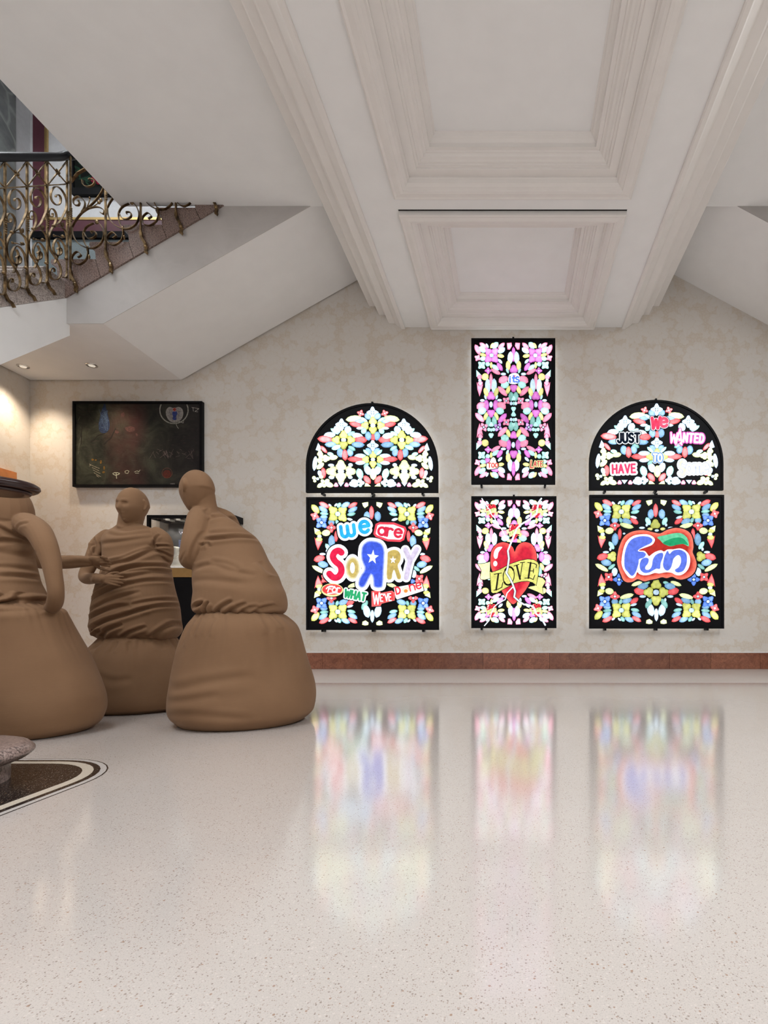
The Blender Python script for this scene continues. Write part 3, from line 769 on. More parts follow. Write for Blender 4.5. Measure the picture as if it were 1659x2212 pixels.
# --- arch pattern (frame 103..1543 x 105..1078)
AR_L = parse('''
L 748 222 802 272 52 b;L 540 285 698 262 56 W;L 632 308 738 298 42 b;L 700 262 768 306 26 c;L 578 322 706 350 46 r;L 655 378 728 374 22 w;L 712 432 752 384 46 c;L 785 508 778 418 58 b;F 698 216 24 13 20 r
Q 512 505 79 55 44 0 l;F 490 338 38 24 90 w
L 418 358 462 428 62 w;L 578 358 538 432 62 w;L 375 383 452 438 30 c;L 632 418 562 452 30 c;L 300 455 418 446 52 w;L 722 470 604 450 52 w;L 230 490 392 505 62 r;L 767 505 634 500 62 r
L 310 555 428 550 52 b;L 737 560 604 552 52 b;L 385 602 478 570 42 c;L 637 617 568 576 36 t;L 485 692 468 600 62 b;L 592 682 574 600 56 b;L 528 727 525 613 52 r
L 758 598 812 652 46 b;L 730 614 788 668 26 c;L 633 680 752 680 42 w;L 558 712 722 720 50 r;L 643 757 748 750 36 w;L 800 882 752 788 60 w;L 733 802 782 760 28 t
G 236 543 268 590 250 625 212 612 w;L 262 572 328 642 32 r;T 256 652 30 -90 W;E 268 690 26 22 W;T 322 706 38 0 W;T 254 732 30 90 W;L 402 668 338 652 32 c;L 446 690 356 702 42 W;L 190 836 208 688 38 w;L 222 818 292 758 42 W
Q 483 848 100 64 56 0 W;E 376 780 30 13 w;E 588 777 22 17 w;E 380 912 28 17 w;E 585 912 22 14 w
L 290 808 296 918 46 r;L 242 838 266 902 36 w;E 190 918 18 18 W;E 228 928 14 12 w;E 198 952 14 12 W;E 268 908 22 16 W
L 228 1018 292 978 36 W;L 398 1006 308 976 46 W;L 270 938 298 970 30 W;L 356 940 308 968 38 W;L 300 1020 300 984 32 W
T 430 995 22 -90 p;G 455 970 512 970 482 1006 w;T 545 995 22 -90 p
L 572 988 664 976 52 w;L 598 946 672 968 36 w;L 694 926 684 968 38 w;L 738 966 690 980 32 w;L 706 1010 684 986 30 c;L 616 1010 672 990 26 w
L 672 818 704 924 62 c;L 802 978 738 900 52 r;G 745 1008 752 976 778 986 804 1008 W''')
AR_AX = parse('''
Q 832 347 84 50 42 0 l;F 828 208 38 23 90 w;L 833 512 833 442 46 r
Q 832 718 76 50 37 0 l;F 830 565 36 22 90 w;L 835 938 835 815 60 W''')
def arch_pattern():
    return AR_L + mir(AR_L, 829) + AR_AX

# --- tall pattern (frame 118..1305 x 72..2120)
TA_CORNER = parse('''
Q 405 310 48 52 50 1 m
L 175 162 238 292 56 p;L 238 138 338 206 46 p;L 233 192 312 262 62 c;L 238 292 328 312 36 y;L 243 362 322 350 50 c;L 320 432 378 432 54 c;L 400 490 400 408 30 y
L 505 514 415 448 52 c;L 555 522 488 420 52 m;L 552 420 500 366 30 w;L 580 325 488 310 40 y;L 592 208 498 268 62 w;L 587 138 502 212 46 p;L 496 132 418 204 62 c;L 432 138 392 204 32 y;L 328 148 358 198 20 w;L 528 572 402 506 46 p
F 208 346 26 17 30 p;F 265 448 36 23 45 c;F 356 526 28 17 0 m''')
TA_SIDE = parse('''
G 190 518 262 588 240 582 194 606 c;L 358 588 272 632 82 y;E 237 612 32 32 p;E 240 662 19 19 w;T 246 706 32 90 p;G 196 690 218 735 262 748 282 720 262 800 235 882 208 790 p''')
TA_TOP = parse('''
G 624 140 684 136 690 175 660 225 632 222 p;L 676 258 664 424 66 w;L 640 386 638 514 56 y;L 616 496 642 556 26 c;E 572 572 34 15 w;L 508 682 630 622 88 p;L 538 737 644 708 86 c;L 498 750 618 872 60 p;L 618 850 660 742 48 y;L 682 952 680 828 64 t
E 682 985 19 21 w;F 612 948 34 19 40 p''')
TA_TOPAX = parse('L 715 193 715 392 46 m;T 717 505 56 -90 m;T 716 768 52 90 m;T 715 915 32 -90 c;E 718 985 14 22 c;T 715 1062 32 90 c')
TA_FL = parse('''
E 397 1000 22 38 w;T 397 882 58 -90 m;E 330 1012 36 76 m;E 465 1012 36 76 m;T 397 1122 54 90 m;L 397 563 397 778 40 p;L 350 638 354 834 66 w;L 442 638 438 834 66 w
L 308 768 342 884 52 y;L 488 768 454 884 52 y;L 308 868 328 924 22 c;L 488 868 468 924 22 c;E 275 943 30 15 w;E 517 940 30 15 w;L 198 1052 308 990 90 p;L 602 1052 490 986 90 p
L 213 1106 324 1074 84 c;L 577 1106 472 1074 84 c;L 178 1124 292 1238 60 p;L 614 1130 504 1252 60 m;L 304 1218 344 1112 46 y;L 492 1218 452 1112 46 y;L 354 1312 366 1168 60 t;L 450 1312 438 1168 60 t
T 400 1282 32 -90 c;E 400 1358 13 22 c;E 366 1350 21 22 c;E 434 1350 21 22 c;T 398 1432 34 90 c;F 294 1318 40 21 60 p;F 498 1318 40 21 30 v''')
def tall_pattern():
    ax = 714
    left = TA_CORNER + flip(TA_CORNER, 2160) + TA_SIDE + flip(TA_SIDE, 2150) + TA_TOP + flip(TA_TOP, 2196) + TA_FL
    low = parse('E 712 1567 22 38 w;E 645 1567 34 74 m;E 780 1567 34 74 m')
    return left + mir(left, ax) + TA_TOPAX + flip(TA_TOPAX, 2200) + low

def inside(p, poly):
    x, y = p; r = False; j = len(poly)-1
    for i in range(len(poly)):
        xi, yi = poly[i]; xj, yj = poly[j]
        if (yi > y) != (yj > y) and x < (xj-xi)*(y-yi)/(yj-yi)+xi: r = not r
        j = i
    return r
def offset_poly(poly, d):
    n = len(poly); ar = sum(poly[i][0]*poly[(i+1) % n][1]-poly[(i+1) % n][0]*poly[i][1] for i in range(n)); sg = 1 if ar > 0 else -1
    out = []
    for i in range(n):
        (x0, y0), (x1, y1), (x2, y2) = poly[i-1], poly[i], poly[(i+1) % n]
        a = np.array([y1-y0, -(x1-x0)]); b = np.array([y2-y1, -(x2-x1)])
        a = a/(np.linalg.norm(a)+1e-9); b = b/(np.linalg.norm(b)+1e-9)
        nn = a+b; L = np.linalg.norm(nn)
        if L < 1e-6: nn = a; L = 1
        nn = nn/L; k = min(1.6, 1/max(0.5, float(nn@a)))
        out.append((x1+sg*d*nn[0]*k, y1+sg*d*nn[1]*k))
    return out

YF = D-0.095
class LightBox:
    def __init__(s, label, rect, crop, gain, edge_gain, arch=False):
        s.rect = rect; s.crop = crop; s.gain = gain; s.eg = edge_gain
        x0, y0, x1, y1 = rect
        c = P((x0+x1)/2, y1, YF)
        s.e = empty('stained_glass_lightbox', (c.x, YF, c.z), label, 'lightbox', 'six stained-glass lightboxes on the back wall')
        s.o = c; s.cnt = 0
        if arch:
            hw = (x1-x0)/2; cx = (x0+x1)/2; ys = y0+(y1-y0)*0.70
            out = [(x0, y1), (x0, ys)] + [(cx-hw*math.cos(t), ys-(ys-y0)*math.sin(t)) for t in [math.pi*i/40 for i in range(1, 40)]] + [(x1, ys), (x1, y1)]
        else:
            out = [(x0, y1), (x0, y0), (x1, y0), (x1, y1)]
        s.out = out
        w = [s.q(*p) for p in out]
        pan = MB(); pan.prism(w, 'y', 0.004, 0.03); pan.build('backing_panel', M['panel'], s.e)
        # raised rim
        inn = offset_poly(out, -4.5) if not arch else offset_poly(out, -4.5)
        wi = [s.q(*p) for p in inn]; n = len(w)
        vs = [(x, -0.006, z) for x, z in w] + [(x, -0.006, z) for x, z in wi] + [(x, 0.004, z) for x, z in wi] + [(x, 0.0295, z) for x, z in w]
        fs = []
        for i in range(n):
            k = (i+1) % n
            fs += [(i, k, n+k, n+i), (n+i, n+k, 2*n+k, 2*n+i), (3*n+i, 3*n+k, k, i)]
        mesh_obj('frame', vs, fs, M['black'], s.e)
        ib = [s.q(*p) for p in offset_poly(out, -3.0)]
        MB().prism(ib, 'y', 0.031, 0.072).build('light_body', M['edge'], s.e)
        # clips to the wall
        for px, py in (((x0+x1)/2, y0-1.0), ((x0+x1)/2, y1+1.6), (x0+(x1-x0)*0.12, y1+1.6), (x1-(x1-x0)*0.12, y1+1.6)):
            if rect[2]-rect[0] < 200 and px == (x0+x1)/2 and py > y1: continue
            x, z = s.q(px, py)
            MB().box((x-0.010, 0.0, z-0.012), (x+0.010, 0.094, z+0.012)).build('wall_clip', M['black'], s.e)
    def q(s, px, py):
        v = P(px, py, YF); return (v.x-s.o.x, v.z-s.o.z)
    def m(s, x, y):                                # pattern coordinates -> local x, z
        cx0, cy0, cx1, cy1 = s.crop; x0, y0, x1, y1 = s.rect
        return s.q(x0+(x-cx0)/(cx1-cx0)*(x1-x0), y0+(y-cy0)/(cy1-cy0)*(y1-y0))
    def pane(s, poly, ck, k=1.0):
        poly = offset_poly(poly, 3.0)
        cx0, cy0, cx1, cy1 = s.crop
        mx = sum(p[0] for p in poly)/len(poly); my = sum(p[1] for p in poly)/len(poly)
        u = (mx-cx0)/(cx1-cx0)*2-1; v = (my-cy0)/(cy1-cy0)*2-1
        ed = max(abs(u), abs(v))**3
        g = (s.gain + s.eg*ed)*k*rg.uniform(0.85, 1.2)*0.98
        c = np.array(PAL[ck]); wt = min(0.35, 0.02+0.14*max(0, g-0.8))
        cen = (c*(1-wt)+np.array((1, 1, 1))*wt)*g*1.05  # blown-out pale middle and bloom-coloured rim are painted into the glow colour
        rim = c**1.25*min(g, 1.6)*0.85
        pts = [s.m(*p) for p in poly]; n = len(pts)
        a = sum(p[0] for p in pts)/n, sum(p[1] for p in pts)/n
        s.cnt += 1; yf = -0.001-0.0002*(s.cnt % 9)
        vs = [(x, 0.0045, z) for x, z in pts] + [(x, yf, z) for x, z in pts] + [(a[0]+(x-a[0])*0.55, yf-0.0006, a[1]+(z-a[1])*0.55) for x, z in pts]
        fs = []
        for i in range(n):
            j = (i+1) % n
            fs += [(i, j, n+j, n+i), (n+i, n+j, 2*n+j, 2*n+i)]
        fs.append(tuple(range(2*n, 3*n)))
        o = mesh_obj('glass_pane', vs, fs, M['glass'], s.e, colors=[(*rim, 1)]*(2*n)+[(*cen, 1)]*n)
        return o
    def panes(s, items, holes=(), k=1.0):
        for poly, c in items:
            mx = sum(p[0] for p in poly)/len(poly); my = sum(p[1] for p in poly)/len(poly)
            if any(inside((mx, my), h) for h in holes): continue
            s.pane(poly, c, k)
    def flat(s, name, polys, y, col, col2=None, parent=None):
        """printed shape(s): polygons in pattern coordinates in one plane; col2 = colour towards the middle of each polygon"""
        vs, fs, cs = [], [], []
        for poly in polys:
            pts = [s.m(*p) for p in poly]; n = len(pts); b = len(vs)
            if col2 is None:
                vs += [(x, y, z) for x, z in pts]; cs += [(*col, 1)]*n; fs.append(tuple(range(b, b+n)))
            else:
                ins = [s.m(*p) for p in offset_poly(poly, -col2[3])] if len(col2) > 3 else None
                vs += [(x, y, z) for x, z in pts] + [(x, y, z) for x, z in ins]
                cs += [(*col, 1)]*n + [(*col2[:3], 1)]*n
                for i in range(n):
                    j = (i+1) % n; fs.append((b+i, b+j, b+n+j, b+n+i))
                fs.append(tuple(range(b+n, b+2*n)))
        return mesh_obj(name, vs, fs, M['glass'], parent or s.e, colors=cs)
    def strokes(s, name, lines, wd, y, col, parent=None):
        """round-ended strokes in pattern coordinates"""
        vs, fs = [], []
        for ln in lines:
            ln = list(ln)
            for (x0, y0), (x1, y1) in zip(ln[:-1], ln[1:]):
                dx, dy = x1-x0, y1-y0; L = math.hypot(dx, dy)
                if L < 1e-6: continue
                nx, ny = -dy/L*wd/2, dx/L*wd/2; b = len(vs)
                vs += [(x0+nx, y0+ny), (x1+nx, y1+ny), (x1-nx, y1-ny), (x0-nx, y0-ny)]; fs.append((b, b+1, b+2, b+3))
            for x, yy in ln:
                b = len(vs); vs += [(x+wd/2*math.cos(t), yy+wd/2*math.sin(t)) for t in [2*math.pi*i/14 for i in range(14)]]; fs.append(tuple(range(b, b+14)))
        w = [s.m(*p) for p in vs]
        return mesh_obj(name, [(x, y, z) for x, z in w], fs, M['glass'], parent or s.e, colors=[(*col, 1)]*len(w))
rg = random.Random(11)

# ---- stroke alphabet, unit height
def arc(cx, cy, rx, ry, a0, a1, n=10):
    return [(cx+rx*math.cos(math.radians(a0+(a1-a0)*i/n)), cy+ry*math.sin(math.radians(a0+(a1-a0)*i/n))) for i in range(n+1)]
GL = {
 'A': (.66, [[(0,0),(.33,1),(.66,0)], [(.12,.34),(.54,.34)]]), 'D': (.6, [[(0,0),(0,1),(.2,1)]+arc(.2,.5,.4,.5,90,-90)+[(0,0)]]),
 'E': (.5, [[(.5,1),(0,1),(0,0),(.5,0)], [(0,.52),(.42,.52)]]), 'F': (.5, [[(.5,1),(0,1),(0,0)], [(0,.52),(.4,.52)]]),
 'H': (.6, [[(0,0),(0,1)], [(.6,0),(.6,1)], [(0,.5),(.6,.5)]]), 'J': (.45, [[(.45,1),(.45,.25)]+arc(.22,.25,.23,.25,0,-170)]),
 'L': (.5, [[(0,1),(0,0),(.5,0)]]), 'N': (.6, [[(0,0),(0,1),(.6,0),(.6,1)]]), 'O': (.66, [arc(.33,.5,.33,.5,0,360,20)]),
 'S': (.55, [arc(.28,.75,.26,.25,30,250)+arc(.28,.25,.28,.25,80,-150)]), 'T': (.6, [[(0,1),(.6,1)], [(.3,1),(.3,0)]]),
 'U': (.6, [[(0,1),(0,.3)]+arc(.3,.3,.3,.3,180,360)+[(.6,1)]]), 'V': (.64, [[(0,1),(.32,0),(.64,1)]]), 'W': (.9, [[(0,1),(.2,0),(.45,.8),(.7,0),(.9,1)]]),
 "'": (.1, [[(.05,1),(.02,.8)]]),
 'w': (.8, [[(0,.62),(0,.25)]+arc(.2,.22,.2,.22,180,360)+[(.4,.6),(.4,.22)]+arc(.6,.22,.2,.22,180,360)+[(.8,.62)]]),
 'e': (.55, [[(.03,.33),(.52,.36)]+arc(.28,.32,.26,.30,10,320,16)]), 'a': (.55, [arc(.26,.3,.26,.29,0,360,16), [(.52,.6),(.52,.02)]]),
 'r': (.4, [[(0,.6),(0,0)], [(0,.35)]+arc(.2,.38,.2,.2,160,40,6)]), 'n': (.5, [[(0,.6),(0,0)], [(0,.35)]+arc(.25,.36,.25,.24,180,0,10)+[(.5,0)]]),
 'm': (.8, [[(0,.6),(0,0)], arc(.2,.4,.2,.2,180,0,8)+[(.4,0)], arc(.6,.4,.2,.2,180,0,8)+[(.8,0)]]), 'o': (.56, [arc(.28,.3,.28,.3,0,360,18)]),
 'i': (.08, [[(.04,.6),(.04,0)], [(.04,.84),(.04,.86)]]), 't': (.36, [[(.16,.9),(.16,.1),(.34,.04)], [(0,.6),(.34,.6)]]), 's': (.42, [arc(.21,.45,.19,.15,30,260,8)+arc(.21,.15,.21,.15,90,-150,8)]),
}
def word(txt, x, y, h, adv=1.0, gap=0.22, rot=0.0, shear=0.0, wsc=1.0, arch_=0.0):
    """stroke lines of a word; (x, y) is the left end of its base line"""
    c, s_ = math.cos(math.radians(rot)), math.sin(math.radians(rot)); pen = 0; res = []
    for ch in txt:
        if ch == ' ': pen += .4; continue
        wdt, ls = GL[ch]
        for ln in ls:
            o = []
            for a, b in ln:
                u = (pen+a*wsc)*h*adv + shear*b*h; v = -b*h
                o.append((x+u*c-v*s_, y+u*s_+v*c))
            res.append(o)
        pen += wdt*wsc+gap
    return res
WHITE = (1.15, 1.2, 1.25)
CHA = lambda p, per=4: crom(p, per, True)

# ---------------------------------------------------------------- upper left arch
b = LightBox('arch-topped stained-glass lightbox without lettering, above the SORRY panel', (661, 871, 946.5, 1064), (103, 105, 1543, 1078), 1.35, 1.2, True)
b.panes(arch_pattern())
# ---------------------------------------------------------------- upper right arch: We just wanted to have some
b = LightBox('arch-topped stained-glass lightbox lettered We Just Wanted To Have Some', (1272.5, 864, 1562.5, 1059), (88, 70, 1547, 1055), 1.35, 1.2, True)
hl = [[(375,415),(640,415),(640,560),(375,560)], [(730,245),(935,245),(935,400),(730,400)], [(940,365),(1370,420),(1370,560),(940,560)], [(755,640),(900,640),(900,760),(755,760)],
      [(315,745),(640,745),(640,890),(315,890)], [(1035,710),(1330,710),(1330,920),(1035,920)]]
sc_ = lambda poly: [(88+(x-103)/1440*1459, 70+(y-105)/973*985) for x, y in poly]
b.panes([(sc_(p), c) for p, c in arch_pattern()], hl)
def lettered(b, lines, wd, col, out=None, owd=0, out2=None, owd2=0, y=-0.006):
    if out2: b.strokes('lettering_outline', lines, owd2, y+0.002, out2)
    if out: b.strokes('lettering_outline', lines, owd, y+0.001, out)
    return b.strokes('lettering', lines, wd, y, col)
K0 = (0.004, 0.004, 0.006)
lettered(b, word('W', 765, 385, 115, wsc=.85, gap=.2, rot=-4, shear=.12), 34, (.85,.05,.12), (.85,.75,.82), 48, K0, 60)
lettered(b, word('e', 862, 368, 150, rot=-4), 32, (.85,.10,.18), (.85,.75,.82), 46, K0, 58)
lettered(b, word('JUST', 402, 535, 95, wsc=.78, gap=.24, rot=-1), 26, (.006,.01,.02), (.95,1.05,1.1), 44, K0, 58)
lettered(b, word('W', 965, 535, 105, wsc=.75, rot=4, shear=.05), 16, WHITE, (.80,.10,.45), 34)
lettered(b, word('A', 1030, 555, 170, wsc=.55, rot=4, shear=.02) + [[(1075,548),(1100,520),(1085,500),(1065,515)]], 15, WHITE, (.80,.10,.45), 34)
lettered(b, word('NTED', 1110, 525, 88, wsc=.74, gap=.25, rot=3, shear=.05), 22, WHITE, (.70,.12,.50), 46)
lettered(b, word('TO', 785, 742, 80, wsc=.75, gap=.2, rot=1), 20, (1.1,1.15,1.2), (.12,.30,.70), 40, (.9,1.0,1.1), 50)
lettered(b, word('HAVE', 345, 870, 88, wsc=.82, gap=.26, rot=-2), 22, (.85,.06,.16), WHITE, 62)
lettered(b, word('S', 1068, 890, 150, wsc=.65, rot=2), 30, (1.0,.95,.70), (.55,.62,.85), 44, WHITE, 66)
lettered(b, word('ome', 1148, 868, 150, wsc=.68, gap=.13, rot=-1), 26, (1.0,.95,.80), (.55,.62,.85), 40, WHITE, 62)

# ---------------------------------------------------------------- upper centre: it's too late
b = LightBox("tall magenta stained-glass lightbox lettered It's Too Late", (1018, 731, 1199.5, 1046), (118, 72, 1305, 2120), 0.92, 0.95)
star = [(340,1830),(375,1815),(395,1770),(430,1740),(462,1770),(475,1820),(500,1840),(495,1890),(440,1905),(360,1915),(335,1895)]
hl = [[(640,560),(800,560),(800,720),(640,720)], star, [(935,1780),(1130,1780),(1130,1910),(935,1910)]]
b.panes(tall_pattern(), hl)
b.flat('word_cloud', [CHA([(640,690),(645,620),(665,580),(720,560),(775,570),(800,610),(795,680),(760,712),(690,715)])], -0.005, (.95,1.05,1.15))
lettered(b, word('i', 662, 690, 90), 22, (.10,.22,.85)); lettered(b, word('t', 700, 690, 100, wsc=1.0), 22, (.10,.22,.85)); lettered(b, word('s', 748, 690, 125, wsc=.85), 20, (.10,.22,.85))
b.strokes('lettering', [[(735,598),(728,612)]], 14, -0.006, (.85,.08,.10))
b.flat('word_cloud', [CHA(offset_poly(star, 8), 3)], -0.005, K0); b.flat('word_cloud', [CHA(star, 3)], -0.0055, (.80,.82,.66), (.90,.90,.86,14))
lettered(b, word('TOO', 358, 1885, 58, wsc=1.0, gap=.22), 15, (.75,.10,.08), y=-0.0065)
lettered(b, word('L', 955, 1890, 100, wsc=.8, shear=.1), 16, (.60,.05,.08), (.90,.85,.40), 34, K0, 48)
lettered(b, word('ATE', 1000, 1872, 72, wsc=.72, gap=.2, shear=.05), 13, (.60,.05,.08), (.90,.85,.40), 30, K0, 44)

# ---------------------------------------------------------------- lower right: Fun
b = LightBox('square stained-glass lightbox with a red Fun emblem and green leaf', (1273, 1069, 1564, 1358), (92, 45, 1555, 1500), 0.80, 0.95)
BLOB = CHA([(400,690),(420,600),(470,500),(560,445),(680,430),(790,455),(860,465),(930,430),(1030,405),(1130,425),(1190,470),(1215,540),(1220,620),(1212,670),(1238,730),(1255,800),(1235,880),(1180,935),(1100,965),(1040,958),(990,935),(930,950),(880,940),(820,958),(750,970),(690,985),(640,968),(608,962),(560,990),(500,995),(460,970),(440,925),(410,850),(392,770)], 3)
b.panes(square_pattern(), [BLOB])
em = b.flat('emblem_outline', [offset_poly(BLOB, 14)], -0.004, K0)
b.flat('emblem_ground', [BLOB], -0.005, (1.05,.20,.13), (.42,.020,.012,62))
b.flat('letter_outline', [CHA([(440,770),(455,660),(490,560),(560,495),(650,475),(740,480),(795,515),(800,550),(770,590),(700,618),(640,640),(632,652),(690,656),(722,690),(740,712),(775,686),(820,660),(870,648),(902,662),(940,640),(1000,638),(1080,628),(1145,660),(1182,720),(1182,800),(1150,872),(1090,917),(1030,917),(990,895),(950,888),(905,890),(850,900),(800,895),(740,915),(680,920),(632,905),(612,885),(590,932),(560,952),(520,942),(480,892),(450,832)], 3)], -0.0055, (1.0,1.05,1.15))
BL, BL2 = (.16,.22,.75), (.10,.17,.72)
for nm, pts in (('letter', [(470,790),(475,690),(500,600),(550,530),(640,497),(730,500),(775,530),(760,570),(690,605),(628,640),(622,660),(680,667),(705,695),(680,730),(632,745),(625,790),(605,860),(575,915),(545,925),(510,885),(480,850)]),
                ('letter', [(640,790),(660,745),(700,727),(735,742),(728,790),(698,830),(705,858),(745,855),(770,815),(780,750),(812,700),(860,677),(890,682),(890,722),(865,790),(858,848),(822,848),(792,862),(740,890),(690,895),(652,870),(637,830)]),
                ('letter', [(890,800),(905,720),(928,668),(945,655),(962,688),(1000,652),(1070,642),(1130,670),(1150,720),(1145,800),(1112,870),(1060,890),(1027,880),(1022,857),(1060,832),(1085,780),(1080,722),(1050,702),(1005,740),(992,790),(975,840),(940,870),(905,850)])):
    b.flat(nm, [CHA(pts, 3)], -0.0065, BL, (*BL2, 6))
b.flat('leaf', [CHA([(830,505),(930,480),(1030,460),(1090,465),(1130,490),(1160,530),(1170,605),(1110,580),(1040,590),(970,605),(900,580),(860,540)], 3)], -0.0065, (.12,.55,.30))
b.flat('leaf_shade', [CHA([(890,575),(930,542),(1000,517),(1080,510),(1130,540),(1162,592),(1110,580),(1040,590),(970,603)], 3)], -0.007, (.01,.30,.12))

# ---------------------------------------------------------------- lower left: we are SORRY for what we've done
b = LightBox("square stained-glass lightbox lettered We Are Sorry For What We've Done", (661.5, 1074, 948, 1361), (108, 70, 1548, 1512), 0.95, 1.2)
hl = [[(450,350),(830,340),(830,545),(450,545)], [(835,335),(1205,335),(1205,560),(835,560)], [(345,640),(400,600),(500,600),(545,660),(560,900),(480,990),(370,985),(320,920)], [(530,720),(700,700),(700,960),(540,960)], [(690,560),(780,515),(900,520),(975,600),(975,1060),(660,1070),(640,1010),(720,850)], [(975,640),(1150,610),(1190,580),(1370,600),(1230,1000),(980,990)],
      [(265,1000),(520,1000),(520,1150),(265,1150)], [(500,1060),(820,1090),(810,1225),(500,1180)], [(810,1080),(1080,1080),(1080,1260),(810,1260)], [(1055,1040),(1380,990),(1390,1100),(1085,1185)]]
sq = lambda poly: [(108+(x-92)/1463*1440, 70+(y-45)/1455*1442) for x, y in poly]
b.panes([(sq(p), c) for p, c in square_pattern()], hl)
we = word('w', 500, 505, 185, wsc=.95, rot=-8) + word('e', 695, 462, 200, wsc=.95, rot=-6)
b.strokes('lettering_outline', we, 112, -0.004, K0); b.strokes('lettering_outline', we, 88, -0.005, WHITE); b.strokes('lettering', we, 40, -0.006, (.03,.42,.85))
HEX = [(838,470),(862,362),(905,342),(1060,345),(1185,392),(1200,432),(1172,535),(1130,556),(990,550),(862,502)]
b.flat('emblem_outline', [offset_poly(HEX, 9)], -0.004, K0); b.flat('emblem_ground', [HEX], -0.005, (.90,.06,.09)); b.flat('emblem_ground', [offset_poly(HEX, -24)], -0.0055, (.95,.97,1.0))
ar_ = word('a', 888, 478, 140, wsc=1.05, rot=7) + word('r', 985, 490, 140, wsc=1.1, rot=7) + word('e', 1062, 500, 140, wsc=1.05, rot=7)
b.strokes('lettering', ar_, 27, -0.0065, (.70,.03,.07))
S_ = crom([(492,672),(462,652),(420,668),(400,715),(425,765),(480,815),(492,880),(458,935),(405,942),(362,902)], 5)
b.strokes('letter_outline', [S_], 165, -0.004, K0); b.strokes('letter_outline', [S_], 142, -0.005, WHITE); b.strokes('letter', [S_], 70, -0.007, (.72,.02,.07))
el = lambda cx, cy, rx, ry: [(cx+rx*math.cos(t), cy+ry*math.sin(t)) for t in [2*math.pi*i/28 for i in range(28)]]
b.flat('letter_outline', [el(612, 838, 106, 160)], -0.004, K0); b.flat('letter_outline', [el(612, 838, 94, 150)], -0.0051, WHITE)
b.flat('letter', [el(615, 840, 78, 122)], -0.0071, (.85,.80,.55), (.52,.40,.12,26)); b.flat('letter_counter', [el(612, 838, 26, 60)], -0.0074, (.95,.97,1.0))
RR = CHA([(705,650),(722,590),(780,545),(860,545),(925,570),(958,630),(962,720),(952,900),(945,1030),(915,1058),(862,1055),(838,1030),(832,960),(815,918),(780,985),(745,1045),(705,1055),(672,1020),(690,940),(742,850),(722,790),(704,720)], 3)
b.flat('letter_outline', [offset_poly(RR, 40)], -0.0045, K0); b.flat('letter_outline', [offset_poly(RR, 30)], -0.0075, WHITE)
b.flat('letter', [RR], -0.008, (.55,.65,1.0), (.045,.10,.68,20))
def star5(cx, cy, R, rot=-90, k=.42): return [(cx+(R if i % 2 == 0 else R*k)*math.cos(math.radians(rot+36*i)), cy+(R if i % 2 == 0 else R*k)*1.2*math.sin(math.radians(rot+36*i))) for i in range(10)]
b.flat('star', [star5(832, 722, 68, -84)], -0.0085, (.80,.88,.92))
R2 = CHA([(985,700),(1005,660),(1060,640),(1110,655),(1135,700),(1132,760),(1105,810),(1120,870),(1140,930),(1128,962),(1098,955),(1080,900),(1062,860),(1046,900),(1040,950),(1010,968),(985,945),(982,820)], 3)
b.flat('letter_outline', [offset_poly(R2, 40)], -0.0042, K0); b.flat('letter_outline', [offset_poly(R2, 30)], -0.0052, WHITE); b.flat('letter', [R2], -0.0072, (.70,.60,.32), (.50,.37,.10,8))
b.flat('star', [star5(1052, 752, 36)], -0.0077, (.98,1.0,1.0))
Y_ = [[(1185,640),(1238,760),(1310,635)], [(1238,760),(1215,850),(1195,945)]]
b.strokes('letter_outline', Y_, 118, -0.004, K0); b.strokes('letter_outline', Y_, 98, -0.005, WHITE); b.strokes('letter', Y_, 54, -0.007, (.62,.55,.72))
b.flat('emblem_outline', [el(392, 1078, 128, 80)], -0.0045, K0); b.flat('emblem_ground', [el(392, 1078, 120, 72)], -0.0055, (.90,.80,.35)); b.flat('emblem_ground', [el(392, 1072, 108, 58)], -0.006, (.85,.06,.06))
lettered(b, word('F', 345, 1098, 62, wsc=1.1, shear=.25) + [[(328,1065),(345,1045),(420,1040)]] + word('or', 390, 1100, 78, shear=.15, gap=.12) + [[(345,1118),(420,1108),(475,1118)]], 13, (1.0,1.0,1.0), y=-0.007)
wh = word('WHAT', 525, 1150, 78, wsc=.8, gap=.22, rot=11)
b.strokes('lettering_outline', wh, 66, -0.0042, K0); lettered(b, wh, 24, (.03,.38,.15), WHITE, 50, y=-0.0064)
WE = [(818,1090),(905,1080),(920,1110),(1040,1085),(1075,1110),(1070,1190),(930,1225),(915,1250),(820,1258)]
b.flat('emblem_outline', [offset_poly(WE, 8)], -0.0047, K0); b.flat('emblem_ground', [WE], -0.0057, (.95,.16,.15), (.80,.05,.06,26))
lettered(b, word('W', 838, 1230, 120, wsc=.6), 15, (1.1,.95,.95), y=-0.007); lettered(b, word("E'VE", 918, 1200, 75, wsc=.62, gap=.15, rot=-4), 13, (1.1,.95,.95), y=-0.007)
DN = [(1060,1052),(1340,1000),(1365,1008),(1386,1085),(1095,1180),(1080,1160)]
b.flat('emblem_outline', [offset_poly(DN, 8)], -0.0046, K0); b.flat('emblem_ground', [DN], -0.0056, (1.15,1.12,1.1))
lettered(b, word('D', 1092, 1122, 72, wsc=1.05, rot=-14), 19, (.85,.06,.08), y=-0.007); lettered(b, word('ne', 1242, 1088, 105, gap=.16, rot=-14), 17, (.85,.06,.08), y=-0.007)
sun = el(1190, 1088, 22, 20)
b.strokes('sunburst', [[(1190+26*math.cos(t), 1085+26*math.sin(t)), (1190+44*math.cos(t), 1085+40*math.sin(t))] for t in [math.pi+math.pi*i/8 for i in range(9)]], 6, -0.007, (.95,.45,.08))
b.flat('sunburst', [sun], -0.0072, (.90,.30,.06))

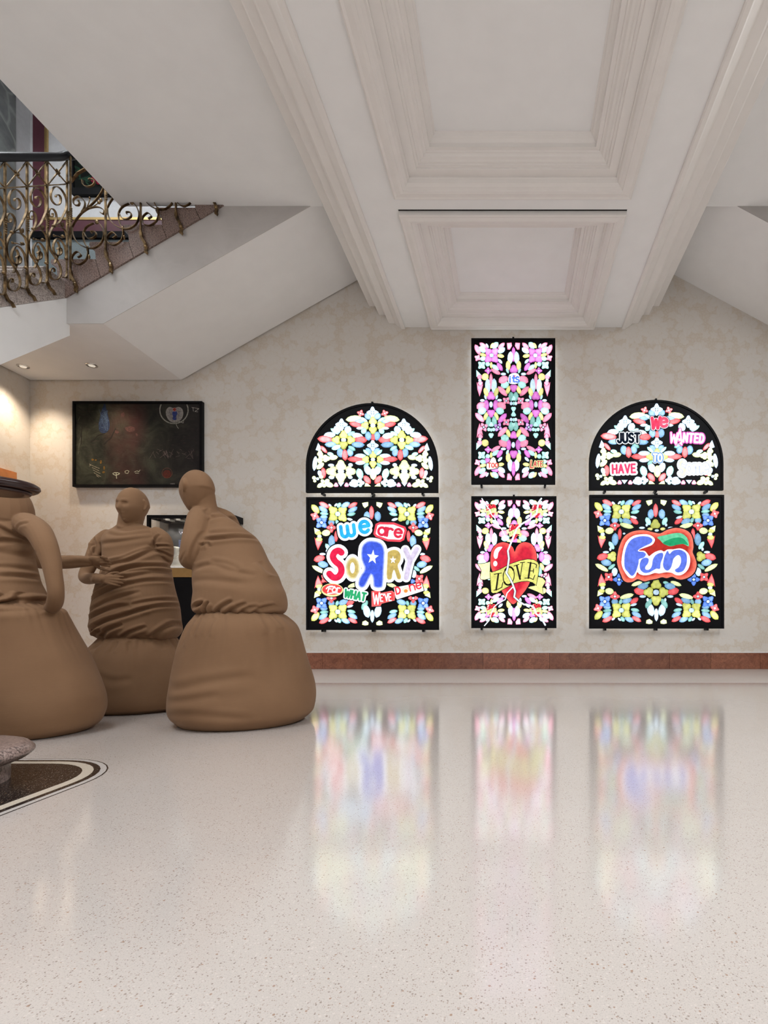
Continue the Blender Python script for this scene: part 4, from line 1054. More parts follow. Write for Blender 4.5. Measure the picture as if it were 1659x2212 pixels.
# ---------------------------------------------------------------- lower centre: LOVE
b = LightBox('stained-glass lightbox with a broken red heart and yellow LOVE banner', (1018, 1072, 1202, 1357), (124, 92, 1445, 2120), 1.35, 1.1)
HEART = CHA([(798,948),(770,880),(700,820),(610,800),(520,830),(450,910),(425,1010),(425,1130),(450,1240),(560,1480),(660,1640),(775,1752),(880,1640),(1000,1480),(1100,1250),(1135,1130),(1138,1010),(1110,900),(1050,825),(960,798),(880,820),(825,880)], 3)
BAN = [(415,1250),(440,1265),(560,1225),(720,1140),(880,1085),(1000,1062),(1090,1070),(1150,1105),(1172,1150),(1168,1250),(1130,1460),(1075,1415),(1000,1395),(900,1400),(780,1430),(640,1510),(520,1575),(460,1580),(435,1560)]
BL_ = [(225,1135),(330,1125),(415,1100),(412,1240),(420,1350),(330,1375),(275,1370),(262,1340),(285,1240),(258,1180)]
BR_ = [(1150,1330),(1230,1350),(1275,1400),(1225,1490),(1235,1600),(1130,1550),(1005,1500),(1040,1480),(1110,1470)]
tp = lambda poly: [(124+(x-118)/1187*1321, 92+(y-72)/2048*2028) for x, y in poly]
sm = [(435,320,.13), (1140,325,.13), (795,640,.145), (440,1850,.125), (1135,1845,.125)]
def shrink(p, cx, cy, k): return [(cx+(x-785)*k*1.62, cy+(y-1270)*k*1.30*1.32) for x, y in p]
holes = [HEART, BAN, BL_, BR_] + [shrink(HEART, *t) for t in sm]
b.panes([(tp(p), c) for p, c in tall_pattern()], holes)
def heart(T, prefix_y, sc, name):
    # outlines, heart, banner as one emblem
    e = b.flat(name, [offset_poly(T(HEART), 10*sc)], prefix_y, K0)
    b.flat('heart_face', [T(HEART)], prefix_y-0.0006, (.95,.10,.09), (.60,.015,.04,90*sc), parent=e)
    b.flat('heart_gloss', [CHA(T([(470,1000),(490,920),(540,875),(605,872),(580,910),(545,960),(528,1040),(490,1052)]), 3), T(el(497, 1128, 32, 42))], prefix_y-0.0009, (.90,.98,1.0), parent=e)
    for q, cc in ((BL_, (.95,.95,.50)), (BR_, (.85,.85,.32))):
        b.flat('banner_tail', [offset_poly(T(q), 9*sc)], prefix_y-0.001, K0, parent=e); b.flat('banner_tail', [T(q)], prefix_y-0.0014, cc, parent=e)
    b.flat('banner', [offset_poly(T(BAN), 9*sc)], prefix_y-0.0017, K0, parent=e); b.flat('banner', [T(BAN)], prefix_y-0.0021, (.72,.70,.18) if sc > .5 else (.85,.85,.40), parent=e)
    return e
em = heart(lambda p: p, -0.004, 1.0, 'heart_emblem')
for i, t in enumerate(sm):
    T = lambda p, t=t: shrink(p, *t)
    e = heart(T, -0.004, .2, 'heart_emblem')
    b.strokes('banner_marks', [T([(480+150*j, 1500-95*j), (500+150*j, 1330-95*j), (560+150*j, 1440-95*j)]) for j in range(4)], 7, -0.0066, (.35,.50,.12), parent=e)
ink = (.012,.010,.004)
def strokesL(lines, wd): b.strokes('lettering', lines, wd, -0.0066, ink, parent=em)
strokesL([[(545,1285),(510,1530)]], 26); strokesL([[(482,1292),(592,1272)], [(475,1538),(545,1520),(600,1490),(612,1420)]], 13)
O_ = [(705+85*math.cos(t)+18*math.sin(-t)*.6, 1318+138*math.sin(t)) for t in [2*math.pi*i/26 for i in range(27)]]
strokesL([O_], 14); strokesL([O_[3:11], O_[16:24]], 26)
strokesL([[(830,1160),(880,1365)]], 28); strokesL([[(880,1365),(918,1112)], [(788,1165),(862,1140)], [(885,1115),(950,1108)]], 13)
strokesL([[(1045,1115),(1010,1350)]], 28); strokesL([[(1000,1112),(1100,1125),(1138,1150),(1128,1190)], [(1030,1240),(1090,1240)], [(1090,1210),(1085,1270)], [(955,1352),(1030,1348),(1085,1372),(1108,1310)]], 13)
BOLT = [(1210,130),(1165,190),(1135,365),(1010,460),(890,530),(830,590),(790,690),(745,800),(720,860),(692,930),(708,1050),(690,1190),(668,1270),(720,1350),(765,1440),(805,1550),(790,1640),(880,1720),(940,1755),(1040,1770),(1095,1800),(1130,1900),(1200,1950),(1270,2070)]
b.strokes('lightning_bolt', [BOLT[9:18]], 40, -0.0068, K0); b.strokes('lightning_bolt', [BOLT], 26, -0.0074, (.80,.95,1.1))
b.strokes('lightning_bolt', [[(775,1480),(680,1580),(650,1680),(540,1740),(480,1790),(440,1880),(400,2000),(330,2080)], [(290,130),(350,230),(400,290),(440,380),(490,430),(520,520),(590,590),(660,720),(735,800)]], 16, -0.0073, (.95,1.05,1.15))

# white power leads between the boxes
for i, (pp, lab) in enumerate((([(805, 1063), (807, 1068), (800, 1071), (806, 1077)], 'thin white lead below the plain arch-topped lightbox'), ([(1413, 1058), (1416, 1063), (1411, 1066), (1416, 1072)], 'thin white lead below the lettered arch-topped lightbox'))):
    ps = [P(x, y, D-0.06+0.004*j) for j, (x, y) in enumerate(pp)]
    o = MB().tube(crom([tuple(p) for p in ps], 5) and [Vector(q) for q in crom([tuple(p) for p in ps], 5)], 0.003, 6, UPY).build('power_lead', M['cable'], None, True, loc=tuple(ps[-1]))
    tag(o, lab, 'cable')

# ================================================================== DARK PAINTING IN THE ALCOVE
def canvas_mat():
    m = N('dark_painting_canvas'); p = m.pos()
    sep = m.n('ShaderNodeSeparateXYZ', Vector=p)
    n1 = m.noise(p, 4.5, 6, 0.65, 1.0); n2 = m.noise(p, 2.2, 3)
    st = m.n('ShaderNodeVectorMath', _operation='MULTIPLY', i0=p, i1=(3.0, 3.0, 26.0)).outputs[0]
    n3 = m.noise(st, 4.0, 5, 0.7)
    col = m.ramp(n1, [(0.30, (0.010, 0.010, 0.009)), (0.5, (0.026, 0.027, 0.020)), (0.68, (0.050, 0.054, 0.036))])
    # maroon column of paint
    d = m.math('ABSOLUTE', m.math('SUBTRACT', sep.outputs[0], P(277, 0, D).x))
    k = m.math('MULTIPLY', m.n('ShaderNodeMapRange', Value=d, From_Min=0.26, From_Max=0.10).outputs[0], m.n('ShaderNodeMapRange', Value=n2, From_Min=0.3, From_Max=0.6).outputs[0])
    col = m.mix(m.math('MULTIPLY', k, 0.9), col, (0.060, 0.022, 0.020))
    d2 = m.n('ShaderNodeMapRange', Value=sep.outputs[0], From_Min=P(280, 0, D).x, From_Max=P(420, 0, D).x).outputs[0]
    col = m.mix(m.math('MULTIPLY', d2, 0.6), col, (0.026, 0.021, 0.023))
    col = m.mix(m.n('ShaderNodeMapRange', Value=n3, From_Min=0.60, From_Max=0.72, To_Max=0.6).outputs[0], col, (0.085, 0.055, 0.050))
    m.set(Base_Color=col, Roughness=0.85, Specular_IOR_Level=0.1); m.bump(n3, 0.3, 0.004)
    return m.m
M['canvas'] = canvas_mat()
def paintmat():
    m = N('painted_marks'); at = m.n('ShaderNodeVertexColor', _layer_name='Col').outputs[0]
    v = m.noise(m.pos(), 60, 4)
    m.set(Base_Color=m.mix(m.n('ShaderNodeMapRange', Value=v, From_Min=0.4, From_Max=0.7, To_Max=0.6).outputs[0], at, (0.02, 0.02, 0.018)), Roughness=0.85, Specular_IOR_Level=0.1)
    return m.m
M['paint'] = paintmat()
YPN = D-0.035
pn = empty('dark_painting', tuple(P(297, 1052, YPN)), 'large dark painting with a winged scarab in a ring, black frame, in the alcove', 'painting')
def pl(px, py):
    v = P(px, py, YPN); return (v.x-pn.location.x, v.z-pn.location.z)
def flatp(name, polys, col, y=-0.001):
    vs, fs = [], []
    for q, poly in enumerate(polys):
        b0 = len(vs); vs += [(x, y-0.00004*q, z) for x, z in [pl(*p) for p in poly]]; fs.append(tuple(range(b0, len(vs))))
    return mesh_obj(name, vs, fs, M['paint'], pn, colors=[(*col, 1)]*len(vs))
def brush(name, lines, wd, col, y=-0.001):
    polys = []
    for ln in lines:
        for (x0, y0), (x1, y1) in zip(ln[:-1], ln[1:]):
            dx, dy = x1-x0, y1-y0; L = math.hypot(dx, dy) or 1; nx, ny = -dy/L*wd/2, dx/L*wd/2
            polys.append([(x0+nx, y0+ny), (x1+nx, y1+ny), (x1-nx, y1-ny), (x0-nx, y0-ny)])
    return flatp(name, polys, col, y)
X0, Y0, X1, Y1, T_ = 158.5, 867.5, 437.5, 1052, 5.0
fr = MB()
for (xa, ya, xb, yb) in ((X0, Y0, X1, Y0+T_), (X0, Y1-T_, X1, Y1), (X0, Y0+T_, X0+T_, Y1-T_), (X1-T_, Y0+T_, X1, Y1-T_)):
    a, b = pl(xa, yb), pl(xb, ya); fr.box((a[0], -0.014, a[1]), (b[0], 0.034, b[1]))
fr.build('frame', M['black'], pn)
a, b = pl(X0+T_, Y1-T_), pl(X1-T_, Y0+T_)
MB().box((a[0], 0.0, a[1]), (b[0], 0.033, b[1])).build('canvas', M['canvas'], pn)
c2 = lambda cx, cy, rx, ry, a0=0, a1=360, n=28: [(cx+rx*math.cos(math.radians(a0+(a1-a0)*i/n)), cy+ry*math.sin(math.radians(a0+(a1-a0)*i/n))) for i in range(n+1)]
brush('ring', [c2(376, 886, 30.5, 29, -25, 205)], 2.4, (.26,.25,.21))
wing = crom([(376,882),(366,879),(359,886),(359,897),(366,909),(378,913),(390,908),(396,896),(394,884),(386,879)], 3, True)
flatp('scarab_wings', [wing], (.26,.24,.22), -0.0015)
brush('scarab_feathers', [c2(377, 894, 12-2.5*i, 13-2*i, 110, 250, 10) for i in range(3)] + [c2(377, 894, 12-2.5*i, 13-2*i, -70, 70, 10) for i in range(3)], 0.9, (.16,.14,.16), -0.002)
flatp('scarab_body', [crom([(374,889),(372,893),(374,900),(373,905),(377.5,908),(382,905),(381,899),(384,892),(381,889)], 3, True)], (.030,.045,.16), -0.0025)
flatp('sun_disc', [c2(377.5, 885, 4.2, 4.2)], (.40,.25,.22), -0.003); flatp('sun_disc', [c2(377.5, 885, 3.4, 3.4)], (.30,.045,.03), -0.0035)
brush('scribble', [[(380,913),(381,918),(383,922),(386,926)], [(386,910),(396,914),(397,908)], [(414,880),(430,883),(421,889),(428,890)], [(417,881),(418,889)]], 0.9, (.40,.37,.33))
flatp('blue_flame', [crom([(226,872),(230,884),(234,900),(237,918),(234,930),(226,936),(216,932),(213,918),(216,902),(219,888)], 3, True)], (.022,.034,.075), -0.0008)
rp = random.Random(3)
brush('blue_strokes', [[(214+rp.random()*22, 882+rp.random()*44), (214+rp.random()*22, 886+rp.random()*46), (216+rp.random()*18, 890+rp.random()*40)] for _ in range(22)], 0.6, (.06,.09,.15), -0.0012)
brush('branch', [[(182,905),(178,920),(175,940),(176,960)], [(165,893),(180,900),(190,901)], [(168,880),(176,886),(186,892)], [(196,955),(212,940),(226,936)], [(224,960),(240,945),(250,925)]], 2.0, (.022,.018,.016))
if 0: brush('pink_column', [[(262+rp.uniform(-10,28), 890+rp.random()*100), (262+rp.uniform(-10,28), 900+rp.random()*100)] for _ in range(18)], 2.5, (.10,.045,.045), -0.0006)
flatp('pale_patches', [crom([(270,925),(280,921),(291,924),(290,931),(278,933)], 3, True), crom([(262,893),(268,891),(269,898),(263,902)], 3, True), crom([(248,930),(256,932),(255,936),(249,935)], 3, True), crom([(293,936),(298,938),(296,943)], 3, True)], (.09,.040,.034), -0.001)
flatp('yellow_dabs', [c2(200, 993, 3, 2.2), c2(207, 994, 2, 2), c2(218, 998, 2.2, 4), c2(225, 1011, 2, 4), c2(224, 1020, 3, 2.5)], (.17,.09,.02), -0.001)
brush('script_lines', [[(194,1003),(200,1006),(207,1009),(215,1012)], [(199,1010),(206,1013),(214,1017)], [(201,1015),(210,1020),(217,1023)], [(203,1021),(211,1026),(218,1030)], [(208,1027),(214,1031)], [(193,1002),(196,1005),(193,1007)]], 0.9, (.36,.31,.22))
brush('white_flower', [[(243,1023),(248,1021),(254,1021),(259,1023)], [(251,1022),(252,1034)], [(244,1024),(250,1027),(258,1024)]], 1.6, (.50,.48,.34))
brush('white_sprigs', [[(270,1018),(275,1016),(279,1018),(276,1023),(271,1022),(270,1018)], [(290,1020),(296,1017),(300,1019),(303,1015)], [(292,1022),(300,1022)]], 1.2, (.46,.43,.30))
brush('red_vessel', [c2(361, 1022, 11, 11, 0, 360, 16)], 1.0, (.14,.06,.04)); flatp('red_vessel', [c2(361, 1024, 9, 9)], (.10,.025,.018), -0.0008)
brush('scratches', [[(x, 970+rp.random()*22), (x+rp.uniform(4,10), 970+rp.random()*22)] for x in [320+rp.random()*105 for _ in range(30)]], 0.6, (.15,.11,.10))
brush('scratches', [[(x, 878+rp.random()*160), (x+rp.uniform(2,8), 878+rp.random()*160+2)] for x in [166+rp.random()*10 for _ in range(3)]], 0.6, (.11,.11,.09))
brush('title_mark', [[(368,1045),(378,1045)]], 2.4, (.16,.14,.13))

# ================================================================== JEWELLERY VITRINE BEHIND THE FIGURES
VX0, VX1, VY0, VY1 = -3.785, -2.875, 5.635, D-0.002
vt = empty('display_vitrine', ((VX0+VX1)/2, 5.72, 0), 'black framed glass jewellery vitrine standing against the wall behind the figures', 'showcase')
def vp(mb, name, mat, smooth=False, parent=None): return loc(mb, vt).build(name, M[mat], parent or vt, smooth)
M['gilt_band'] = plain('bronze_band', (0.34, 0.20, 0.07), 0.35, metal=0.5)
M['deck'] = plain('white_display_deck', (0.8, 0.78, 0.74), 0.5)
M['grey_back'] = plain('charcoal_case_back', (0.05, 0.05, 0.052), 0.35)
M['bust'] = plain('cream_velvet_bust', (0.72, 0.68, 0.60), 0.7)
vp(MB().box((VX0+0.01, VY0+0.005, 0.0), (VX1-0.01, VY1, 0.965)), 'cabinet', 'black')
vp(MB().box((VX0+0.20, VY0-0.006, 0.968), (VX1-0.0, VY1, 1.062)), 'bronze_band', 'gilt_band')
vp(MB().box((VX0, VY0-0.01, 1.064), (VX1, VY1, 1.085)), 'deck', 'deck')
vp(MB().box((VX0+0.03, VY1-0.02, 1.086), (VX1-0.03, VY1, 1.575)), 'case_back', 'grey_back')
f = MB(); t = 0.03
f.box((VX0, VY0, 1.58), (VX1, VY0+t, 1.612)); f.box((VX0, VY0, 1.086), (VX0+t, VY0+t, 1.58)); f.box((VX1-t, VY0, 1.086), (VX1, VY0+t, 1.58))
f.box((VX1-t, VY0+t, 1.545), (VX1, VY1, 1.612)); f.box((VX0, VY0+t, 1.58), (VX0+t, VY1, 1.612)); f.box((VX0+t, VY0+t, 1.598), (VX1-t, VY1, 1.612))
vp(f, 'frame', 'black')
def glassm():
    m = N('clear_glass'); m.set(Base_Color=(0.95, 0.97, 0.96), Roughness=0.02, Transmission_Weight=1.0, IOR=1.45, Alpha=0.25); return m.m
M['clear'] = glassm()
vp(MB().box((VX0+t, VY0+0.010, 1.087), (VX1-t, VY0+0.016, 1.579)), 'glass_pane', 'clear')
vp(MB().box((VX1-0.018, VY0+t, 1.087), (VX1-0.012, VY1-0.021, 1.544)), 'glass_pane', 'clear')
for px in (362, 385, 407):
    x = P(px, 0, 5.73).x
    vp(MB().lathe([(0.020, 1.575), (0.020, 1.590)], (x, 5.73, 0), 12), 'case_lamp', 'lampglow', True)
    l = bpy.data.lights.new('case_lamp', 'SPOT'); l.energy = 3.0; l.color = (1, .93, .82); l.spot_size = math.radians(80); l.shadow_soft_size = .02
    lo = bpy.data.objects.new('case_lamp', l); lo.location = (x-vt.location.x, 0.01, 1.565); lo.parent = vt; COL.objects.link(lo)
# neck-shaped bust for a necklace
nb = empty('necklace_bust', (P(380, 0, 5.71).x, 5.71, 1.086), 'cream necklace bust inside the black vitrine', 'display bust')
vs = []
for z, rx, ry in ((0, .075, .05), (.015, .078, .052), (.05, .07, .045), (.09, .055, .036), (.13, .036, .028), (.17, .028, .024), (.20, .030, .026), (.205, .024, .02)):
    vs.append([(rx*math.cos(a), ry*math.sin(a), z) for a in [2*math.pi*i/20 for i in range(20)]])
mb = MB(); mb.add(sum(vs, []), [(i*20+j, i*20+(j+1) % 20, (i+1)*20+(j+1) % 20, (i+1)*20+j) for i in range(7) for j in range(20)] + [tuple(range(19, -1, -1)), tuple(range(140, 160))])
mb.build('bust', M['bust'], nb, True)
MB().tube([(0.058*math.cos(a), -0.040-0.012*math.sin(a/1), 0.10+0.05*math.cos(2*a)*0.4) for a in [math.pi*i/14 for i in range(15)]], 0.004, 6).build('necklace', M['chrome'], nb, True)
# sign card
cd = empty('sign_card', tuple(P(398, 1210, 5.78)), 'dark sign card with a bright white V inside the vitrine', 'sign')
o0 = cd.location
def cdl(px, py):
    v = P(px, py, 5.78); return (v.x-o0.x, v.z-o0.z)
a, b = cdl(388, 1190), cdl(424, 1143)
MB().box((a[0], 0.0, a[1]), (b[0], 0.008, b[1])).build('card', M['grey_back'], cd)
def flatc(name, lines, wd, col):
    mb = MB()
    for ln in lines:
        for p, q in zip(ln[:-1], ln[1:]):
            (x0, z0), (x1, z1) = cdl(*p), cdl(*q); dx, dz = x1-x0, z1-z0; L = math.hypot(dx, dz) or 1; nx, nz = -dz/L*wd/2, dx/L*wd/2
            mb.add([(x0+nx, -0.001, z0+nz), (x1+nx, -0.001, z1+nz), (x1-nx, -0.001, z1-nz), (x0-nx, -0.001, z0-nz)], [(0, 1, 2, 3)])
    return mesh_obj(name, mb.v, mb.f, M['glass'], cd, colors=[(*col, 1)]*len(mb.v))
flatc('lettering', [[(394, 1150.5), (397, 1156), (400, 1150.5)], [(392.6, 1150.3), (395.4, 1150.3)], [(398.8, 1150.3), (401.2, 1150.3)]], 0.006, (1.2, 1.1, 1.3))
flatc('blue_print', [[(392, y), (398+(y*7) % 5, y)] for y in range(1169, 1187, 3)], 0.008, (.35, .45, .95))

# ================================================================== THREE CLOTH FIGURES
def clothmat():
    m = N('brown_cotton'); p = m.obj()
    n1 = m.noise(p, 3.0, 4); n2 = m.noise(p, 220, 2)
    wv = m.n('ShaderNodeVectorMath', _operation='MULTIPLY', i0=p, i1=(30, 30, 400)).outputs[0]
    n3 = m.noise(wv, 1.0, 2)
    col = m.ramp(n1, [(0.3, (0.178, 0.096, 0.049)), (0.7, (0.220, 0.124, 0.066))])
    col = m.mix(m.math('MULTIPLY', n3, 0.18), col, (0.12, 0.065, 0.034))
    m.set(Base_Color=col, Roughness=0.85, Specular_IOR_Level=0.2, Sheen_Weight=0.06, Sheen_Roughness=0.5, Sheen_Tint=(0.9, 0.75, 0.62))
    m.bump(m.math('ADD', m.math('MULTIPLY', n2, 0.4), n3), 0.12, 0.002)
    return m.m
M['cloth'] = clothmat()

def grid_loft(rings):
    """closed mesh from equal-length rings of points"""
    n = len(rings[0]); m_ = len(rings)
    vs = [tuple(p) for r in rings for p in r]
    fs = [(i*n+j, i*n+(j+1) % n, (i+1)*n+(j+1) % n, (i+1)*n+j) for i in range(m_-1) for j in range(n)]
    fs += [tuple(range(n-1, -1, -1)), tuple(range((m_-1)*n, m_*n))]
    return vs, fs
def ell_ring(cx, cy, z, rx, ry, n=56, e=2.25):
    out = []
    for i in range(n):
        t = 2*math.pi*i/n; c, s = math.cos(t), math.sin(t)
        out.append((cx+rx*math.copysign(abs(c)**(2/e), c), cy+ry*math.copysign(abs(s)**(2/e), s), z))
    return out
def limb(mb, pts, n=18, per=6):
    """tapering limb through (x, y, z, r) with round ends"""
    sp = crom(pts, per)
    P3 = [Vector(p[:3]) for p in sp]; R_ = [p[3] for p in sp]
    t0 = (P3[0]-P3[1]).normalized(); t1 = (P3[-1]-P3[-2]).normalized()
    pre = [(P3[0]+t0*R_[0]*math.sin(a), R_[0]*math.cos(a)) for a in (1.45, 1.0, 0.5)]
    post_ = [(P3[-1]+t1*R_[-1]*math.sin(a), R_[-1]*math.cos(a)) for a in (0.5, 1.0, 1.45)]
    allp = pre + list(zip(P3, R_)) + post_
    rings = []; side = None
    for i, (p, r) in enumerate(allp):
        t = (allp[min(i+1, len(allp)-1)][0]-allp[max(i-1, 0)][0]).normalized()
        if side is None:
            side = t.cross(Vector((0, 0, 1)))
            if side.length < 0.2: side = t.cross(Vector((0, 1, 0)))
        side = (side - t*side.dot(t)).normalized(); up = side.cross(t)
        rings.append([p + (side*math.cos(2*math.pi*j/n)+up*math.sin(2*math.pi*j/n))*r for j in range(n)])
    mb.add(*grid_loft(rings))
def head(mb, c, face, up, s=1.0, features=1.0):
    f = Vector(face).normalized(); u = Vector(up); u = (u - f*u.dot(f)).normalized(); r = f.cross(u)
    n, m_ = 56, 40; rings = []
    for j in range(1, m_):
        t = -math.pi/2+math.pi*j/m_; ring = []
        for i in range(n):
            a_ = 2*math.pi*i/n
            a, b, cc = math.cos(t)*math.cos(a_), math.cos(t)*math.sin(a_), math.sin(t)
            x, y, z = a*0.076, b*0.097, cc*0.115
            if cc < 0:
                x *= 1-0.30*(-cc)**1.2
                y = y*(1-0.10*(-cc)) if b > 0 else y*(1-0.42*(-cc)**1.1)
            else:
                if b < 0: y *= 1.06
            if b > 0:
                g = lambda q, w: math.exp(-(q/w)**2)
                d = 0.016*g(a, .14)*g(cc+.10, .17) + 0.009*g(a, .12)*g(cc+.20, .09) - 0.014*g(abs(a)-.36, .16)*g(cc-.10, .11) + 0.005*g(abs(a)-.36, .09)*g(cc-.09, .06) + 0.007*g(abs(a)-.30, .25)*g(cc-.27, .07)
                d += 0.010*g(a, .24)*(g(cc+.42, .05)+g(cc+.55, .05)) - 0.007*g(a, .26)*g(cc+.485, .035) + 0.014*g(a, .28)*g(cc+.80, .15) + 0.004*g(abs(a)-.55, .2)*g(cc+.12, .18)
                y += d*features
            ring.append(Vector(c) + (r*x+f*y+u*z)*s)
        rings.append(ring)
    mb.add(*grid_loft(rings))
    for sg in (-1, 1):
        e0 = Vector(c)+(r*0.074*sg - f*0.008 + u*0.012)*s
        limb(mb, [(*(e0+u*0.026*s), 0.009*s), (*(e0-f*0.012*s+r*0.004*sg*s), 0.012*s), (*(e0-u*0.026*s), 0.008*s)], 10, 3)
def hand(mb, wr, dr, up, nrm, s=1.0, curl=0.2, thumb=1):
    """four fingers of unequal length, bent at the knuckles, and a thumb from the side of the palm"""
    d = Vector(dr).normalized(); u = Vector(up); u = (u-d*u.dot(d)).normalized(); n = Vector(nrm).normalized(); w = Vector(wr)
    for k, (sp, tp, L) in enumerate(((0.031, 0.042, 0.070), (0.0105, 0.0145, 0.080), (-0.0105, -0.0125, 0.075), (-0.031, -0.038, 0.058))):
        k0 = w+(u*sp*0.45)*s; k1 = w+(d*(0.085-0.004*abs(k-1))+u*sp)*s; tip = u*(tp-sp)
        k2 = k1+(d*L*.42+tip*.45+n*curl*0.012)*s; k3 = k1+(d*L*.75+tip*.8+n*curl*0.034)*s; k4 = k1+(d*L*0.97+tip+n*curl*0.060)*s
        limb(mb, [(*k0, .019*s), (*((k0+k1)/2), .0175*s), (*k1, .0122*s), (*k2, .0106*s), (*k3, .0096*s), (*k4, .0078*s)], 12, 4)
    t0 = w+(d*0.022+u*0.020*thumb)*s; t1 = w+(d*0.052+u*0.052*thumb+n*0.008)*s; t2 = w+(d*0.085+u*0.066*thumb+n*0.016)*s; t3 = w+(d*0.108+u*0.070*thumb+n*0.024)*s
    limb(mb, [(*t0, .016*s), (*t1, .0135*s), (*t2, .0115*s), (*t3, .009*s)], 12, 4)

def remeshed(mb, voxel, smooth=3):
    o = mesh_obj('tmp', mb.v, mb.f, M['cloth'])
    rm = o.modifiers.new('r', 'REMESH'); rm.mode = 'VOXEL'; rm.voxel_size = voxel
    if smooth:
        sm_ = o.modifiers.new('s', 'SMOOTH'); sm_.factor = 0.5; sm_.iterations = smooth
    dg = bpy.context.evaluated_depsgraph_get()
    me = bpy.data.meshes.new_from_object(o.evaluated_get(dg))
    bpy.data.objects.remove(o)
    return me
def vnoise(p, f, seed):
    """cheap smooth pseudo-noise on arrays"""
    r = np.random.RandomState(seed); out = np.zeros(len(p))
    for i in range(5):
        k = r.normal(size=3); k = k/np.linalg.norm(k)*f*(0.7+0.6*r.rand()); out += np.sin(p@k+r.rand()*6.28)
    return out/5
def seg_dist(xz, line):
    best = np.full(len(xz), 1e9); side = np.zeros(len(xz)); tt = np.zeros(len(xz))
    A = np.array(line); tot = len(A)-1
    for i in range(tot):
        a, b = A[i], A[i+1]; ab = b-a; t = np.clip(((xz-a)@ab)/(ab@ab+1e-12), 0, 1)
        d = xz-(a+t[:, None]*ab); ds = np.hypot(d[:, 0], d[:, 1]); m_ = ds < best
        sd = np.sign(ab[0]*d[:, 1]-ab[1]*d[:, 0])
        best = np.where(m_, ds, best); side = np.where(m_, sd, side); tt = np.where(m_, (i+t)/tot, tt)
    return best, side, tt
def add_folds(me, folds, amp_noise=0.004, seed=1, zlim=None, spare=(), cam=(0, -1)):
    n = len(me.vertices); co = np.empty(n*3); me.vertices.foreach_get('co', co); co = co.reshape(-1, 3)
    nr = np.empty(n*3); me.vertices.foreach_get('normal', nr); nr = nr.reshape(-1, 3)
    front = np.clip((nr[:, 0]*cam[0]+nr[:, 1]*cam[1]-0.12)/0.45, 0, 1)
    disp = amp_noise*vnoise(co*np.array([1, 1, 1.6]), 22, seed) + amp_noise*0.5*vnoise(co, 55, seed+1)
    if zlim: disp *= np.clip((zlim-co[:, 2])/0.06, 0, 1)
    for sx, sy, sz, sr in spare:                    # hands stay free of folds
        front = front*np.clip((np.sqrt((co[:, 0]-sx)**2+(co[:, 1]-sy)**2+(co[:, 2]-sz)**2)-sr)/0.02, 0, 1)
    xz = co[:, [0, 2]]
    for line, amp, wd in folds:
        wd = wd*0.8; d, sd, t = seg_dist(xz, crom(line, 5))
        ends = np.clip(np.minimum(t, 1-t)/0.18, 0, 1)**0.7
        g = -np.exp(-(d/wd)**2) + 0.75*np.exp(-((d*np.where(sd > 0, 1, 0.8)-1.9*wd)/(1.1*wd))**2)
        disp += amp*1.2*g*ends*front
    co = co+nr*disp[:, None]
    me.vertices.foreach_set('co', co.ravel()); me.update()
    me.polygons.foreach_set('use_smooth', [True]*len(me.polygons))
def put(name, me, parent):
    me.name = name
    if not me.materials: me.materials.append(M['cloth'])
    o = bpy.data.objects.new(name, me); COL.objects.link(o); o.parent = parent; return o

